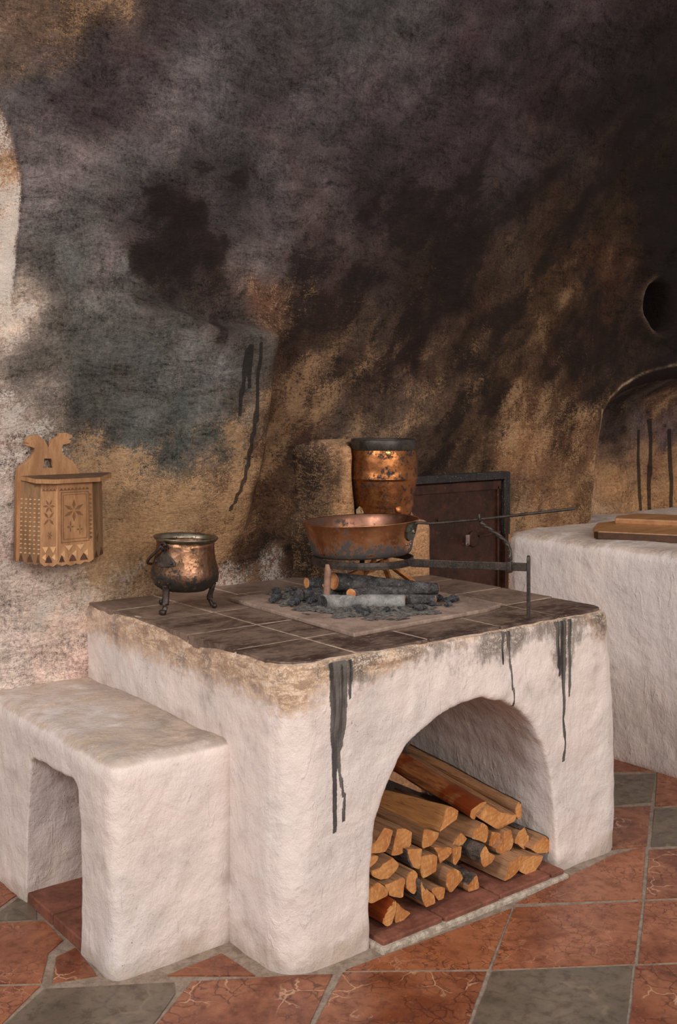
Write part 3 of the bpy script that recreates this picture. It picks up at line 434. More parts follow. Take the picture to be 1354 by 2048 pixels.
# ------------------------------------------------------------ materials
def m_plaster():
    n = NT('limewashed_plaster')
    R, G, B = n.attr3('stain')[:3]; drip = n.attr3('drip')[0]
    lo = n.noise(2.2, 4, .6); md = n.noise(9, 5, .65); fi = n.noise(55, 4, .7); vf = n.noise(190, 3, .7)
    col = n.mix(n.step(lo, .35, .65), C4(226, 209, 199), C4(212, 199, 192))
    col = n.mix(n.op('MULTIPLY', n.step(md, .5, .72), .5), col, C4(192, 178, 170))
    col = n.mix(n.op('MULTIPLY', n.step(fi, .56, .7), .35), col, C4(236, 224, 216))
    # brown scuffed dirt
    sm = n.noise(34, 5, .75, .5, vec=n.map((.45, .45, 1.4), (0, .15, 0)))
    mG = n.thr(n.op('ADD', n.op('MULTIPLY', md, .35), n.op('ADD', n.op('MULTIPLY', sm, .35), n.op('MULTIPLY', fi, .3))), G, .10, .30)
    dirt = n.mix(n.step(sm, .36, .62), C4(140, 104, 74), C4(198, 158, 116))
    dirt = n.mix(n.op('MULTIPLY', n.step(md, .5, .66), .8), dirt, C4(104, 80, 62))
    col = n.mix(n.op('MULTIPLY', mG, n.lerp(G, 0, 1, .35, .85)), col, dirt)
    mB = n.thr(n.op('ADD', n.op('MULTIPLY', lo, .3), n.op('MULTIPLY', md, .7)), B, .2, .5)
    col = n.mix(n.op('MULTIPLY', mB, .75), col, n.mix(n.step(md, .4, .62), C4(128, 112, 99), C4(186, 164, 144)))
    sv = n.map((1, 1, .3))
    st = n.noise(40, 5, .75, .4, vec=sv)
    mR = n.thr(n.op('ADD', n.op('MULTIPLY', st, .4), n.op('ADD', n.op('MULTIPLY', md, .3), n.op('MULTIPLY', fi, .3))), R, .09, .30)
    col = n.mix(n.op('MULTIPLY', mR, .78), col, n.mix(n.step(fi, .4, .6), C4(70, 63, 58), C4(122, 108, 98)))
    wl = n.thr(n.op('ADD', n.op('MULTIPLY', vf, .5), n.op('MULTIPLY', sm, .5)), n.op('MULTIPLY', n.op('MAXIMUM', G, R), .4), .04, .3)
    col = n.mix(n.op('MULTIPLY', wl, .6), col, C4(226, 208, 192))
    col = n.mix(n.op('MULTIPLY', n.step(n.noise(150, 2, .5), .70, .74), n.step(lo, .45, .6)), col, C4(120, 104, 94))
    dm = n.step(n.op('ADD', drip, n.op('MULTIPLY', n.op('SUBTRACT', fi, .5), .9)), .42, .6)
    col = n.mix(n.op('MULTIPLY', dm, .93), col, n.mix(n.step(n.noise(70, 3, .6, vec=n.map((1, 1, .06))), .42, .6), C4(42, 39, 38), C4(92, 86, 80)))
    h = n.op('ADD', n.op('MULTIPLY', n.noise(22, 5, .6, vec=n.map((1, 1, .7), (0, .5, 0))), 1.0), n.op('MULTIPLY', fi, .35))
    h = n.op('ADD', h, n.op('MULTIPLY', vf, .16))
    scr = n.step(n.noise(26, 3, .5, 1.5, vec=n.map((1, 1, .35), (0, .35, .3))), .62, .72)
    h = n.op('ADD', h, n.op('MULTIPLY', scr, .2))
    h = n.op('ADD', h, n.op('MULTIPLY', n.noise(6, 3, .6, .6), 1.4))
    return n.done(col, .88, 0, n.bump(h, .6, .012), .25)

def m_wall():
    n = NT('sooted_wall_plaster')
    base = n.attr('tone').outputs['Color']
    R, G, B = n.attr3('stain')[:3]; drip = n.attr3('drip')[0]
    wob = n.N('ShaderNodeTexNoise', {'Vector': n.pos, 'Scale': 2.6, 'Detail': 3.0}).outputs[1]
    wp = n.N('ShaderNodeVectorMath', {0: n.pos, 1: n.mul(n.N('ShaderNodeVectorMath', {0: wob, 1: (.5, .5, .5)}, operation='SUBTRACT').outputs[0], .2)}, operation='ADD').outputs[0]
    dv = n.map((1, 1, 2.8), (0, .75, 0), wp)          # broad slanting brush strokes
    dv2 = n.map((2.4, 1, .6), (0, .45, 0), wp)
    s1 = n.noise(5.0, 7, .7, .6, vec=dv); s2 = n.noise(26, 6, .72, .4, vec=dv); s3 = n.noise(22, 6, .72, vec=dv2); bs = n.noise(62, 4, .7, .3, vec=n.map((1, 1, 4.5), (0, .8, 0), wp))
    lo = n.noise(2.6, 4, .6, .5); fi = n.noise(95, 5, .78); vf = n.noise(260, 3, .75)
    def wsum(*t):
        a = None
        for s_, w_ in t:
            m_ = n.op('MULTIPLY', s_, w_); a = m_ if a is None else n.op('ADD', a, m_)
        return a
    v = wsum((s1, .9), (s2, .55), (fi, .95), (vf, .65), (s3, .45), (bs, .25))
    v = n.lerp(v, 1.52, 2.2, .10, 1.95)
    base = n.mix(1.0, base, (1.12, 1.03, .96, 1), 'MULTIPLY')
    col = n.mul(base, v)
    col = n.mix(n.op('MULTIPLY', n.step(lo, .5, .66), .5), col, n.mix(1.0, col, (1.12, .88, .88, 1), 'MULTIPLY'))
    nb = n.op('ADD', n.op('MULTIPLY', n.op('ADD', n.op('MULTIPLY', s1, .6), n.op('MULTIPLY', n.noise(2.3, 3, .6, .4, vec=wp), .4)), .5), n.op('ADD', n.op('MULTIPLY', s2, .25), n.op('MULTIPLY', fi, .25)))
    col = n.mix(n.op('MULTIPLY', n.thr(n.lerp(nb, .40, .60, .15, .85), R, .13, .8), .82), col, n.mix(lo, C4(28, 20, 18), C4(46, 36, 33)))
    no = n.op('ADD', n.op('MULTIPLY', n.noise(14, 6, .78, .8, vec=dv2), .26), n.op('ADD', n.op('MULTIPLY', n.noise(44, 6, .8, .3, vec=dv), .40), n.op('MULTIPLY', vf, .34)))
    br = n.N('ShaderNodeSeparateColor', {0: base}).outputs[0]
    och = n.mix(n.step(br, .03, .2), n.mix(fi, C4(66, 45, 32), C4(104, 76, 54)), n.mix(n.step(fi, .35, .62), C4(188, 144, 104), C4(216, 172, 128)))
    col = n.mix(n.op('MULTIPLY', n.thr(n.lerp(no, .41, .59, .1, .9), G, .10, .80), .72), col, och)
    nw = n.op('ADD', n.op('MULTIPLY', fi, .45), n.op('ADD', n.op('MULTIPLY', vf, .3), n.op('MULTIPLY', n.noise(8, 4, .6), .25)))
    wht = n.mix(n.step(br, .04, .3), C4(140, 130, 124), C4(236, 222, 208))
    col = n.mix(n.op('MULTIPLY', n.thr(nw, B, .05, .40), .8), col, wht)
    dm = n.step(n.op('ADD', n.op('MULTIPLY', drip, 1.3), n.op('MULTIPLY', n.op('SUBTRACT', fi, .5), .7)), .42, .6)
    col = n.mix(n.op('MULTIPLY', dm, .85), col, C4(46, 40, 38))
    h = n.op('ADD', n.op('MULTIPLY', s2, .8), n.op('ADD', n.op('MULTIPLY', s1, 1.0), n.op('MULTIPLY', fi, .3)))
    cv = n.map((1, 1, .25), (0, .5, .2))
    h = n.op('ADD', h, n.op('ADD', n.op('MULTIPLY', n.noise(60, 4, .7, .5, vec=cv), .3), n.op('MULTIPLY', bs, .5)))
    return n.done(col, .85, 0, n.bump(h, 1.0, .016), .1)

def m_tile(name, a, b, vein, vs, pale, rough=.3, veinamt=.5):
    n = NT(name)
    lo = n.noise(5, 4, .6, .5); md = n.noise(26, 6, .7, .3); fi = n.noise(110, 4, .7)
    col = n.mix(n.step(lo, .34, .66), a, b)
    col = n.mix(n.op('MULTIPLY', n.step(md, .5, .62), .7), col, n.mix(1.0, col, (.60, .52, .50, 1), 'MULTIPLY'))
    col = n.mix(n.op('MULTIPLY', n.step(md, .46, .36), .5), col, n.mix(1.0, col, (1.3, 1.25, 1.2, 1), 'MULTIPLY'))
    w = n.N('ShaderNodeVectorMath', {0: n.pos, 1: n.mul(n.N('ShaderNodeTexNoise', {'Vector': n.pos, 'Scale': 16.0, 'Detail': 4.0}).outputs[1], .07)}, operation='ADD').outputs[0]
    cr = n.vor(vs, w, 'DISTANCE_TO_EDGE')
    mk = n.op('MULTIPLY', n.step(cr, .06, .012), n.step(n.noise(7, 3, .6), .42, .58))
    col = n.mix(n.op('MULTIPLY', mk, veinamt), col, vein)
    cr2 = n.vor(vs * .5, w, 'DISTANCE_TO_EDGE')
    mk2 = n.op('MULTIPLY', n.step(cr2, .03, .004), n.step(n.noise(4.5, 3, .6), .5, .6))
    col = n.mix(n.op('MULTIPLY', mk2, .75), col, pale)
    col = n.mix(n.op('MULTIPLY', n.step(fi, .6, .72), .4), col, pale)
    h = n.op('ADD', md, n.op('MULTIPLY', fi, .3))
    return n.done(col, n.lerp(md, .35, .65, rough - .06, rough + .2), 0, n.bump(h, .12, .004), .45)

def m_simple(name, a, b, scale=20, rough=.8, bump=.4, bd=.004, spec=.3, stretch=(1, 1, 1), metal=0.0, flecks=None):
    n = NT(name)
    v = n.map(stretch)
    x = n.noise(scale, 6, .68, .3, vec=v); f = n.noise(scale * 6, 4, .7, vec=v)
    col = n.mix(n.step(n.op('ADD', n.op('MULTIPLY', x, .7), n.op('MULTIPLY', f, .3)), .38, .62), a, b)
    if flecks: col = n.mix(n.op('MULTIPLY', n.step(f, .6, .68), .8), col, flecks)
    return n.done(col, rough, metal, n.bump(n.op('ADD', x, n.op('MULTIPLY', f, .4)), bump, bd), spec)

def m_copper(name, bright, warm, dark, tarn=.5, scale=9, rough=.27, dents=.35, lowdark=None):
    n = NT(name)
    lo = n.noise(scale, 5, .65, .4); fi = n.noise(scale * 6, 5, .7); pit = n.noise(scale * 14, 3, .7)
    col = n.mix(n.step(lo, .38, .62), bright, warm)
    amt = tarn
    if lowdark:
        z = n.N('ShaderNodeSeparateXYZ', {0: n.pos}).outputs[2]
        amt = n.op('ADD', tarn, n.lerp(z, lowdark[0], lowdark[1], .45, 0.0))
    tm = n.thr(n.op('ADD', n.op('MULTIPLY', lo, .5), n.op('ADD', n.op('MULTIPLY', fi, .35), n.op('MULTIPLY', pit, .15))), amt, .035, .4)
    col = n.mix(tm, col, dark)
    r = n.op('ADD', n.lerp(fi, .3, .7, rough - .05, rough + .13), n.op('MULTIPLY', tm, .25))
    h = n.op('ADD', n.op('MULTIPLY', n.vor(scale * 3.2), .5), n.op('MULTIPLY', fi, .25))
    return n.done(col, r, n.op('SUBTRACT', 1.0, n.op('MULTIPLY', tm, .45)), n.bump(h, dents, .006), .5)

def m_wood_split(name, a, b, c, red=None):
    n = NT(name)
    v = n.map((30, 2.2, 30))
    g = n.noise(2.2, 6, .65, .6, vec=v); g2 = n.noise(7, 4, .7, .3, vec=v); lo = n.noise(7, 3, .6)
    col = n.mix(n.step(g, .35, .65), a, b)
    col = n.mix(n.op('MULTIPLY', n.step(g2, .55, .7), .55), col, c)
    ck = n.noise(2.0, 4, .6, .4, vec=n.map((70, 1.6, 70)))
    col = n.mix(n.op('MULTIPLY', n.step(ck, .60, .66), .65), col, C4(70, 50, 38))
    if red: col = n.mix(n.step(n.noise(5.5, 4, .6, .5), .45, .55), col, n.mix(g, red[0], red[1]))
    return n.done(col, .32 if red else .7, 0, n.bump(n.op('ADD', g, n.op('MULTIPLY', g2, .5)), .5, .004), .45 if red else .25)

def m_wood_end():
    n = NT('sawn_log_end')
    v = n.map((1, .25, 1)); lo = n.noise(9, 4, .6, vec=v); f = n.noise(120, 5, .7, vec=n.map((1, .4, .5), (0, .4, 0))); sp = n.noise(300, 2, .6)
    w = n.N('ShaderNodeTexWave', {'Vector': n.map((1, 1, 1), (0, .3, 0)), 'Scale': 28.0, 'Distortion': 9.0, 'Detail': 3.0, 'Detail Scale': .7}, wave_type='RINGS').outputs[1]
    col = n.mix(n.step(lo, .34, .66), C4(176, 112, 62), C4(202, 142, 86))
    col = n.mix(n.op('MULTIPLY', n.step(w, .45, .9), .28), col, C4(150, 90, 48))
    col = n.mix(n.op('MULTIPLY', n.step(f, .5, .64), .55), col, C4(222, 168, 110))
    col = n.mix(n.op('MULTIPLY', n.step(sp, .62, .7), .5), col, C4(160, 98, 56))
    return n.done(col, .8, 0, n.bump(n.op('ADD', f, n.op('MULTIPLY', lo, .6)), .5, .004), .2)

PLASTER = m_plaster(); WALL = m_wall()
RED = m_tile('red_marble_slab', C4(122, 66, 40), C4(152, 92, 62), C4(84, 40, 28), 32, C4(170, 118, 88), .27, .85)
VEIN = m_tile('veined_marble_slab', C4(104, 52, 32), C4(144, 88, 60), C4(72, 36, 26), 20, C4(192, 150, 118), .25, .8)
GRAY = m_tile('grey_stone_slab', C4(88, 77, 64), C4(106, 92, 77), C4(66, 57, 48), 8, C4(124, 106, 86), .32, .35)
GROUT = m_simple('floor_mortar', C4(122, 104, 90), C4(152, 134, 118), 26, .9, .6, .006)
HTILE = m_simple('sooty_hearth_tile', C4(60, 44, 38), C4(126, 104, 90), 5.5, .42, .35, .004, .45, (1, 1.6, 1), flecks=C4(134, 112, 98))
HTILE2 = m_simple('grey_hearth_tile', C4(98, 79, 68), C4(138, 114, 98), 8, .5, .35, .004, .4, flecks=C4(152, 132, 116))
HGROUT = m_simple('hearth_joint_mortar', C4(164, 140, 118), C4(204, 180, 156), 30, .9, .5, .004)
BANDIRON = m_simple('barrel_band_iron', C4(40, 33, 29), C4(70, 58, 50), 26, .45, .5, .003, .45, metal=.3)
SLAB = m_simple('ash_dusted_slab', C4(128, 106, 92), C4(164, 140, 124), 10, .75, .35, .004, .3, flecks=C4(92, 78, 72))
TERRA = m_simple('terracotta_brick', C4(104, 62, 48), C4(138, 86, 68), 12, .7, .4, .004, .3, flecks=C4(92, 78, 72))
IRON = m_simple('forged_iron', C4(44, 36, 32), C4(76, 64, 56), 30, .45, .5, .003, .5, metal=.45, flecks=C4(98, 78, 64))
RUSTIRON = m_simple('scorched_iron', C4(122, 88, 72), C4(152, 116, 96), 26, .65, .5, .003, .4, metal=.2, flecks=C4(92, 76, 68))
DOORRUST = m_simple('rusty_sheet_iron', C4(46, 25, 17), C4(70, 40, 27), 9, .5, .3, .004, .35, metal=.2, flecks=C4(88, 52, 36))
DARKIRON = m_simple('blackened_frame_iron', C4(24, 21, 20), C4(46, 40, 37), 24, .6, .5, .003, .4, flecks=C4(150, 138, 126))
STEEL = m_simple('worn_bright_steel', C4(130, 110, 100), C4(180, 160, 150), 40, .35, .2, .002, .5, metal=.7)
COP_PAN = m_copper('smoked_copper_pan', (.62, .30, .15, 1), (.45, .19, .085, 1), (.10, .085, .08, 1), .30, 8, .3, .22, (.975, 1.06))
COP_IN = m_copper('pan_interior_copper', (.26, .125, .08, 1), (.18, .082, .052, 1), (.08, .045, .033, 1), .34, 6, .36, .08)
COP_BAR = m_copper('barrel_copper', (.40, .155, .055, 1), (.27, .095, .032, 1), (.03, .022, .02, 1), .42, 12, .36, .35)
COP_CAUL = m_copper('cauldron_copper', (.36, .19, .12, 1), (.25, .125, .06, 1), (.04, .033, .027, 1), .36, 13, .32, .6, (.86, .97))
BRONZE = m_copper('rim_bronze', (.28, .24, .17, 1), (.2, .16, .11, 1), (.06, .055, .045, 1), .35, 20, .35, .1)
VERDI = m_copper('verdigris_bracket', (.14, .15, .12, 1), (.1, .085, .065, 1), (.12, .17, .14, 1), .4, 24, .45, .2)
SPLIT = m_wood_split('split_firewood', C4(172, 126, 88), C4(136, 100, 74), C4(106, 82, 64))
SPLITPALE = m_wood_split('pale_split_firewood', C4(206, 150, 94), C4(186, 130, 80), C4(152, 108, 72))
SPLITRED = m_wood_split('red_split_firewood', C4(158, 98, 56), C4(116, 70, 42), C4(88, 52, 34), (C4(140, 62, 26), C4(88, 34, 14)))
ENDW = m_wood_end()
BARK = m_simple('rough_bark', C4(58, 48, 42), C4(110, 96, 86), 45, .9, 1.0, .008, .2, (1, .5, 1), flecks=C4(128, 116, 104))
CHAR = m_simple('charred_log_bark', C4(44, 42, 42), C4(92, 88, 86), 32, .75, .9, .006, .3, flecks=C4(150, 144, 140))
ASHLOG = m_simple('ash_covered_log', C4(104, 100, 98), C4(152, 148, 144), 26, .9, .8, .005, .2, flecks=C4(72, 66, 62))
CHARCOAL = m_simple('charcoal', C4(26, 25, 26), C4(70, 70, 74), 60, .6, .8, .004, .4, flecks=C4(140, 138, 138))
ASH = m_simple('wood_ash', C4(74, 69, 66), C4(134, 127, 121), 60, .95, .9, .006, .1, flecks=C4(196, 188, 180))
BOXW = m_simple('carved_old_wood', C4(140, 98, 64), C4(176, 130, 90), 9, .65, .3, .003, .3, (1.5, 1.5, .4), flecks=C4(120, 80, 52))
BOXSIDE = m_simple('carved_side_wood', C4(112, 82, 56), C4(142, 108, 76), 12, .7, .4, .003, .3, (1.5, 1.5, .4), flecks=C4(92, 64, 44))
BOXDARK = m_simple('dark_lid_wood', C4(66, 48, 38), C4(98, 74, 58), 14, .5, .3, .003, .4, (1, 1, 1), flecks=C4(124, 98, 78))
BOXBURN = m_simple('scorched_wood_edge', C4(62, 40, 30), C4(98, 64, 44), 20, .75, .3, .003)
CARVE = m_simple('incised_wood', C4(98, 66, 42), C4(122, 84, 54), 30, .8, .2, .002)
CARVEL = m_simple('worn_wood_relief', C4(186, 140, 98), C4(204, 160, 116), 30, .7, .2, .002)
LIDW = m_simple('varnished_lid_wood', C4(150, 100, 58), C4(176, 124, 78), 9, .4, .15, .003, .5, (.5, 2, 2))
LIDD = m_simple('dark_varnished_edge', C4(60, 37, 20), C4(82, 51, 29), 9, .4, .15, .003, .5, (.5, 2, 2))

# ------------------------------------------------------------ back wall
def arch_z(x):
    return np.interp(x, [2.69, 2.74, 2.787, 2.86, 2.95, 3.08, 3.22, 3.372, 3.6, 3.9, 4.3, 4.5], [.9, 1.3, 1.455, 1.53, 1.585, 1.64, 1.675, 1.70, 1.715, 1.68, 1.5, .9])
HOLE = (3.235, 2.005, .135)
def wall_back():
    xs = np.concatenate([np.arange(-2.6, -.5, .03), np.arange(-.5, -.1, .007), np.arange(-.1, 2.6, .0125), np.arange(2.6, 3.45, .0065), np.arange(3.45, 4.8, .03)])
    zs = np.concatenate([np.arange(-.02, .8, .03), np.arange(.8, 1.75, .0085), np.arange(1.75, 4.0, .0125)])
    X, Z = np.meshgrid(xs, zs); x = X.ravel(); z = Z.ravel()
    P = np.stack([x, np.zeros_like(x), z], 1)
    nz = vnoise(P, 1.6, 5, 3); n2 = vnoise(P, 7, 2, 3)
    y = 1.165 + .018 * nz + .006 * n2
    xr = .62 + (z - .83) * .165 + .02 * nz
    zt = 1.845 - .065 * sst(x, .25, .48) + .015 * n2
    lump = sst(z, .85, 1.3) * (.35 * sst(x, .10, .22) + .65 * sst(x, .12, .42)) * (1 - sst(x, xr - .08, xr + .03)) * (1 - sst(z, zt - .03, zt + .03))
    lump *= 1 - .35 * np.exp(-(((x - .34) / .1) ** 2 + ((z - 1.42) / .25) ** 2))
    y -= .14 * lump
    # window-lit bay at the far left: the wall turns back behind a curved arris
    xe = np.interp(z, [.9, 1.5, 1.83, 2.05, 2.247, 2.40, 2.478, 2.6, 4.0], [-.30, -.285, -.272, -.245, -.234, -.27, -.318, -.42, -1.4])
    y += np.clip(xe - x, 0, 3) * 1.9 * sst(z, 1.45, 1.85)
    # arched recess above the boiler
    az = arch_z(x); inn = (x > 2.66) & (x < 4.52)
    ledge = 2.69 + (z - .9) * .17
    dep = .28 * sst(az - z, -.004, .21) * sst(x, ledge - .006, ledge + .02) * inn
    dep = np.where((z < .9) & inn, .28 * sst(x, 2.69, 2.72), dep)
    y += np.where(inn, dep, 0)
    rim = np.hypot(x - HOLE[0], z - HOLE[1]); rj = HOLE[2] + .012 * n2
    y += .22 * (1 - sst(rim, rj - .03, rj))
    y -= .035 * np.exp(-((rim - rj - .03) / .03) ** 2)
    y -= .16 * np.clip(z - 2.35, 0, 3) ** 2
    V = np.stack([x, y, z], 1)
    nx, nzc = len(xs), len(zs)
    idx = np.arange(nx * nzc).reshape(nzc, nx)
    F = np.stack([idx[:-1, :-1], idx[:-1, 1:], idx[1:, 1:], idx[1:, :-1]], -1).reshape(-1, 4)
    me = bpy.data.meshes.new('wall_back')
    me.vertices.add(len(V)); me.vertices.foreach_set('co', V.astype(np.float32).ravel())
    me.loops.add(F.size); me.loops.foreach_set('vertex_index', F.ravel().astype(np.int32))
    me.polygons.add(len(F)); me.polygons.foreach_set('loop_start', np.arange(0, F.size, 4, dtype=np.int32))
    me.polygons.foreach_set('loop_total', np.full(len(F), 4, np.int32)); me.update(calc_edges=True); me.validate()
    # weathered tones and the bay's painted window light, gathered where each lies and blended with uneven borders
    jx = x + .09 * vnoise(P, 3.5, 21, 6); jz = z + .09 * vnoise(P, 3.5, 33, 6)
    tone = np.zeros((len(x), 3)); sv = np.zeros((len(x), 3))
    inside = inn & (dep > .1)
    def left_bay(r): return r[1] > 1.80 and r[0] < np.interp(r[1], [1.83, 2.05, 2.247, 2.40, 2.478, 2.6], [-.272, -.245, -.234, -.27, -.318, -.42]) + .012
    LIT_BAY_TONES = [r for r in WALL_TONES if left_bay(r)] + [(-.8, 1.9, 222, 200, 182, 0, 0, .4), (-.9, 2.4, 215, 190, 168, 0, .1, .4), (-.9, 3.2, 190, 168, 150, 0, .1, .3)]  # bay rows: brightness of window light put into the wall colour
    bay = sst(xe - x + .010 * n2, -.009, .009) * sst(z + .10 * vnoise(P, 6, 41, 4), 1.70, 1.86)
    wt = [((1 - bay) * ~inside, [r for r in WALL_TONES if not left_bay(r)]), (bay * ~inside, LIT_BAY_TONES), (inside * 1.0, NICHE_TONES)]
    for wgt, rows in wt:
        A = np.array([r[:2] for r in rows]); Cc = np.array([[v * (1 + .9 * max(0, r[5] - .3)) for v in lin(r[2:5])] for r in rows]); Sx = np.array([r[5:8] for r in rows])
        ids = np.where(wgt > 0)[0]
        for k in range(0, len(ids), 20000):
            q = ids[k:k + 20000]
            d2 = (jx[q, None] - A[None, :, 0]) ** 2 + (jz[q, None] - A[None, :, 1]) ** 2
            w = 1 / (d2 + .0035) ** 1.9
            w /= w.sum(1, keepdims=True)
            tone[q] += wgt[q, None] * (w @ Cc); sv[q] += wgt[q, None] * (w @ Sx)
    # smeared patches that follow the slanting strokes of the brush and the rising smoke
    ca, sa = math.cos(.75), math.sin(.75)
    Q = np.stack([x * ca + z * sa, np.zeros_like(x), -x * sa + z * ca], 1)
    nA = vnoise(Q * np.array([1.6, 1, 3.6]), 1.0, 51, 6); nB = vnoise(Q * np.array([5, 1, 11]), 1.0, 61, 6)
    nC = vnoise(Q * np.array([1.8, 1, 4.2]), 1.0, 71, 6); nD = vnoise(Q * np.array([6, 1, 13]), 1.0, 81, 5)
    dark = sst(.30 - tone[:, 0], .0, .2)
    tone *= np.exp((.42 * nA + .36 * nB) * (.25 + .75 * dark))[:, None]
    sv[:, 0] += (.50 * nC + .38 * nD) * np.clip(sv[:, 0] * 2.2, 0, 1)
    sv[:, 1] *= 1 - .5 * dark * sst(.10 - tone[:, 0], 0, .05)
    sv[:, 1] += (-.32 * nC + .42 * nB) * np.clip(sv[:, 1] * 3, 0, 1)
    sv[:, 2] += (.25 * nD - .1 * nC) * np.clip(sv[:, 2] * 4, 0, 1)
    sv = np.clip(sv, 0, 1)
    # pale mortar line along the arris of the recess
    slope = np.clip(np.gradient(arch_z(xs), xs), -6, 6); sl = np.tile(slope, len(zs))
    da = np.abs(z - az) / np.sqrt(1 + sl ** 2)
    em = np.where((x > 2.775) & (x < 4.3) & inn, np.exp(-(da / .006) ** 2) * sst(n2, -.3, .1), 0)
    em = np.maximum(em, np.where((z > .9) & (z < 1.47), np.exp(-((x - ledge) / .007) ** 2), 0))
    tone = tone * (1 - em[:, None] * .8) + np.array(lin((205, 178, 148))) * em[:, None] * .8
    am = np.exp(-((x - xe) / .008) ** 2) * sst(z, 1.75, 1.95) * .75
    tone = tone * (1 - am[:, None]) + np.array(lin((66, 66, 72))) * am[:, None]
    ring = np.exp(-((rim - rj - .012) / .022) ** 2) * sst(-(x - HOLE[0]), .0, .12)
    tone = tone * (1 - ring[:, None] * .7) + np.array(lin((120, 98, 84))) * ring[:, None] * .7
    sv[:, 0] *= 1 - ring; sv[:, 2] = np.maximum(sv[:, 2], ring * .45)
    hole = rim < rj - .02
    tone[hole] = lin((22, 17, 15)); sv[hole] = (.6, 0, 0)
    set_attr(me, 'tone', tone); set_attr(me, 'stain', sv)
    dr = seg_mask(x, z, WALL_DRIPS)
    set_attr(me, 'drip', np.repeat(dr[:, None], 3, 1))
    return structure(link('wall_back', me, WALL, None, True))
wall_back()

# ------------------------------------------------------------ floor of stone slabs
def floor():
    bm = bmesh.new()
    def poly(pts, z0, z1, mi):
        c = [Vector((p[0], p[1], 0)) for p in pts]
        a = sum(c[i - 1].x * c[i].y - c[i].x * c[i - 1].y for i in range(len(c)))
        if a < 0: c = c[::-1]
        top = [bm.verts.new((p.x, p.y, z1)) for p in c]; bot = [bm.verts.new((p.x, p.y, z0)) for p in c]
        f = bm.faces.new(top); f.material_index = mi
        es = list(f.edges)
        for i in range(len(c)):
            g = bm.faces.new((top[i - 1], bot[i - 1], bot[i], top[i])); g.material_index = mi
        return f
    g = poly([(-3.2, -3.4), (4.6, -3.4), (4.6, 1.6), (-3.2, 1.6)], -.05, -.003, 0)
    for k, pts in FLOOR_TILES:
        n = len(pts); c = Vector((sum(p[0] for p in pts) / n, sum(p[1] for p in pts) / n))
        # slightly uneven hand-cut edges
        out = []
        for i in range(n):
            p, q = Vector(pts[i]), Vector(pts[(i + 1) % n])
            out.append(p)
            for t in (.25, .5, .75):
                m = p.lerp(q, t); d = (q - p).normalized(); nn = Vector((-d.y, d.x))
                out.append(m + nn * .003 * mnoise.noise(Vector((m.x * 9, m.y * 9, k))))
        poly(out, -.02, (0.0 if k < 3 else -.0015) + .0006 * random.random(), 1 + k % 3)
    o = bmo('floor', bm, [GROUT, RED, GRAY, VEIN])
    structure(o)
floor()

# ------------------------------------------------------------ the masonry hearth
ARCH = [(.284, -.2), (.284, .23), (.306, .343), (.352, .43), (.427, .528), (.533, .585), (.63, .61), (.719, .614), (.81, .592), (.895, .546), (.955, .485), (.999, .417), (1.03, .33), (1.047, .232), (1.06, .1), (1.065, -.2)]
hearth = thing('masonry_hearth', 'whitewashed masonry cooking hearth with tiled top and arched firewood opening', 'hearth', (.67, .58, 0))
DR = [[(.168, .806, .07), (.166, .72, .064), (.164, .64, .05), (.160, .56, .026), (.157, .50, .016), (.158, .42, .013), (.157, .352, .008)],
      [(.186, .80, .03), (.183, .62, .026), (.172, .55, .014), (.178, .48, .012), (.190, .43, .010), (.187, .372, .008)],
      [(.212, .80, .012), (.208, .70, .006)],
      [(.838, .815, .026), (.842, .74, .010), (.852, .64, .008), (.861, .57, .008)],
      [(.815, .815, .018), (.815, .74, .008), (.816, .70, .005)],
      [(1.062, .806, .022), (1.068, .70, .016), (1.078, .63, .010)],
      [(1.092, .806, .035), (1.094, .66, .026), (1.096, .56, .016), (1.092, .48, .012), (1.098, .40, .009), (1.095, .352, .010)],
      [(1.128, .806, .022), (1.126, .68, .014), (1.124, .55, .007)]]
def hearth_stain(V, nr):
    x, y, z = V.T; n1 = vnoise(V, 6, 4, 3); n2 = vnoise(V, 2.5, 8, 2)
    front = sst(-nr[:, 1], .2, .6) * (y < .12); left = sst(-nr[:, 0], .2, .6) * (x < .15)
    st = np.zeros((len(V), 4))
    top = sst(z, .735, .80)
    # soot that ran over the front edge
    soot = sum(a * np.exp(-((x - c) / w) ** 2) * sst(z, zl, zl + .09) for c, w, zl, a in
               ((.17, .075, .70, .75), (.30, .05, .75, .4), (.46, .08, .70, .5), (.62, .10, .64, .46), (.76, .06, .66, .5), (.86, .06, .66, .62), (1.0, .07, .70, .45), (1.09, .07, .58, .72), (1.17, .06, .66, .5), (1.30, .06, .68, .45)))
    st[:, 0] = np.clip((soot * .95 + .16 * sst(z, .72, .79)) * front + .45 * n1 * front * sst(z, .66, .76), 0, 1)
    st[:, 1] = front * (np.exp(-((x - .04) / .17) ** 2) * sst(z, .62, .76) * .85 + np.exp(-((x - .33) / .12) ** 2) * sst(z, .70, .78) * .8 + np.exp(-((x - 1.33) / .10) ** 2) * sst(z, .62, .76) * .75 + .5 * sst(z, .745, .79))
    st[:, 1] += left * (sst(z, .655, .765) * .72 + sst(z, .56, .72) * .26) * (1 - .4 * sst(y, .75, 1.1) * (n2 + .5))
    st[:, 1] = np.clip(st[:, 1] + (nr[:, 2] > .5) * (z > .76) * .75, 0, 1)
    st[:, 2] = sst(.10 + .04 * n1 - z, 0, .09) * .62 + .12 * np.clip(n2, 0, 1)
    st[:, 2] += left * np.exp(-((z - .575) / .03) ** 2) * (y > .2) * .3
    st[:, 3] = seg_mask(x, z, DR) * (y < .10) * (nr[:, 1] < .2) * (z < .80)
    return st
bm = bmesh.new()
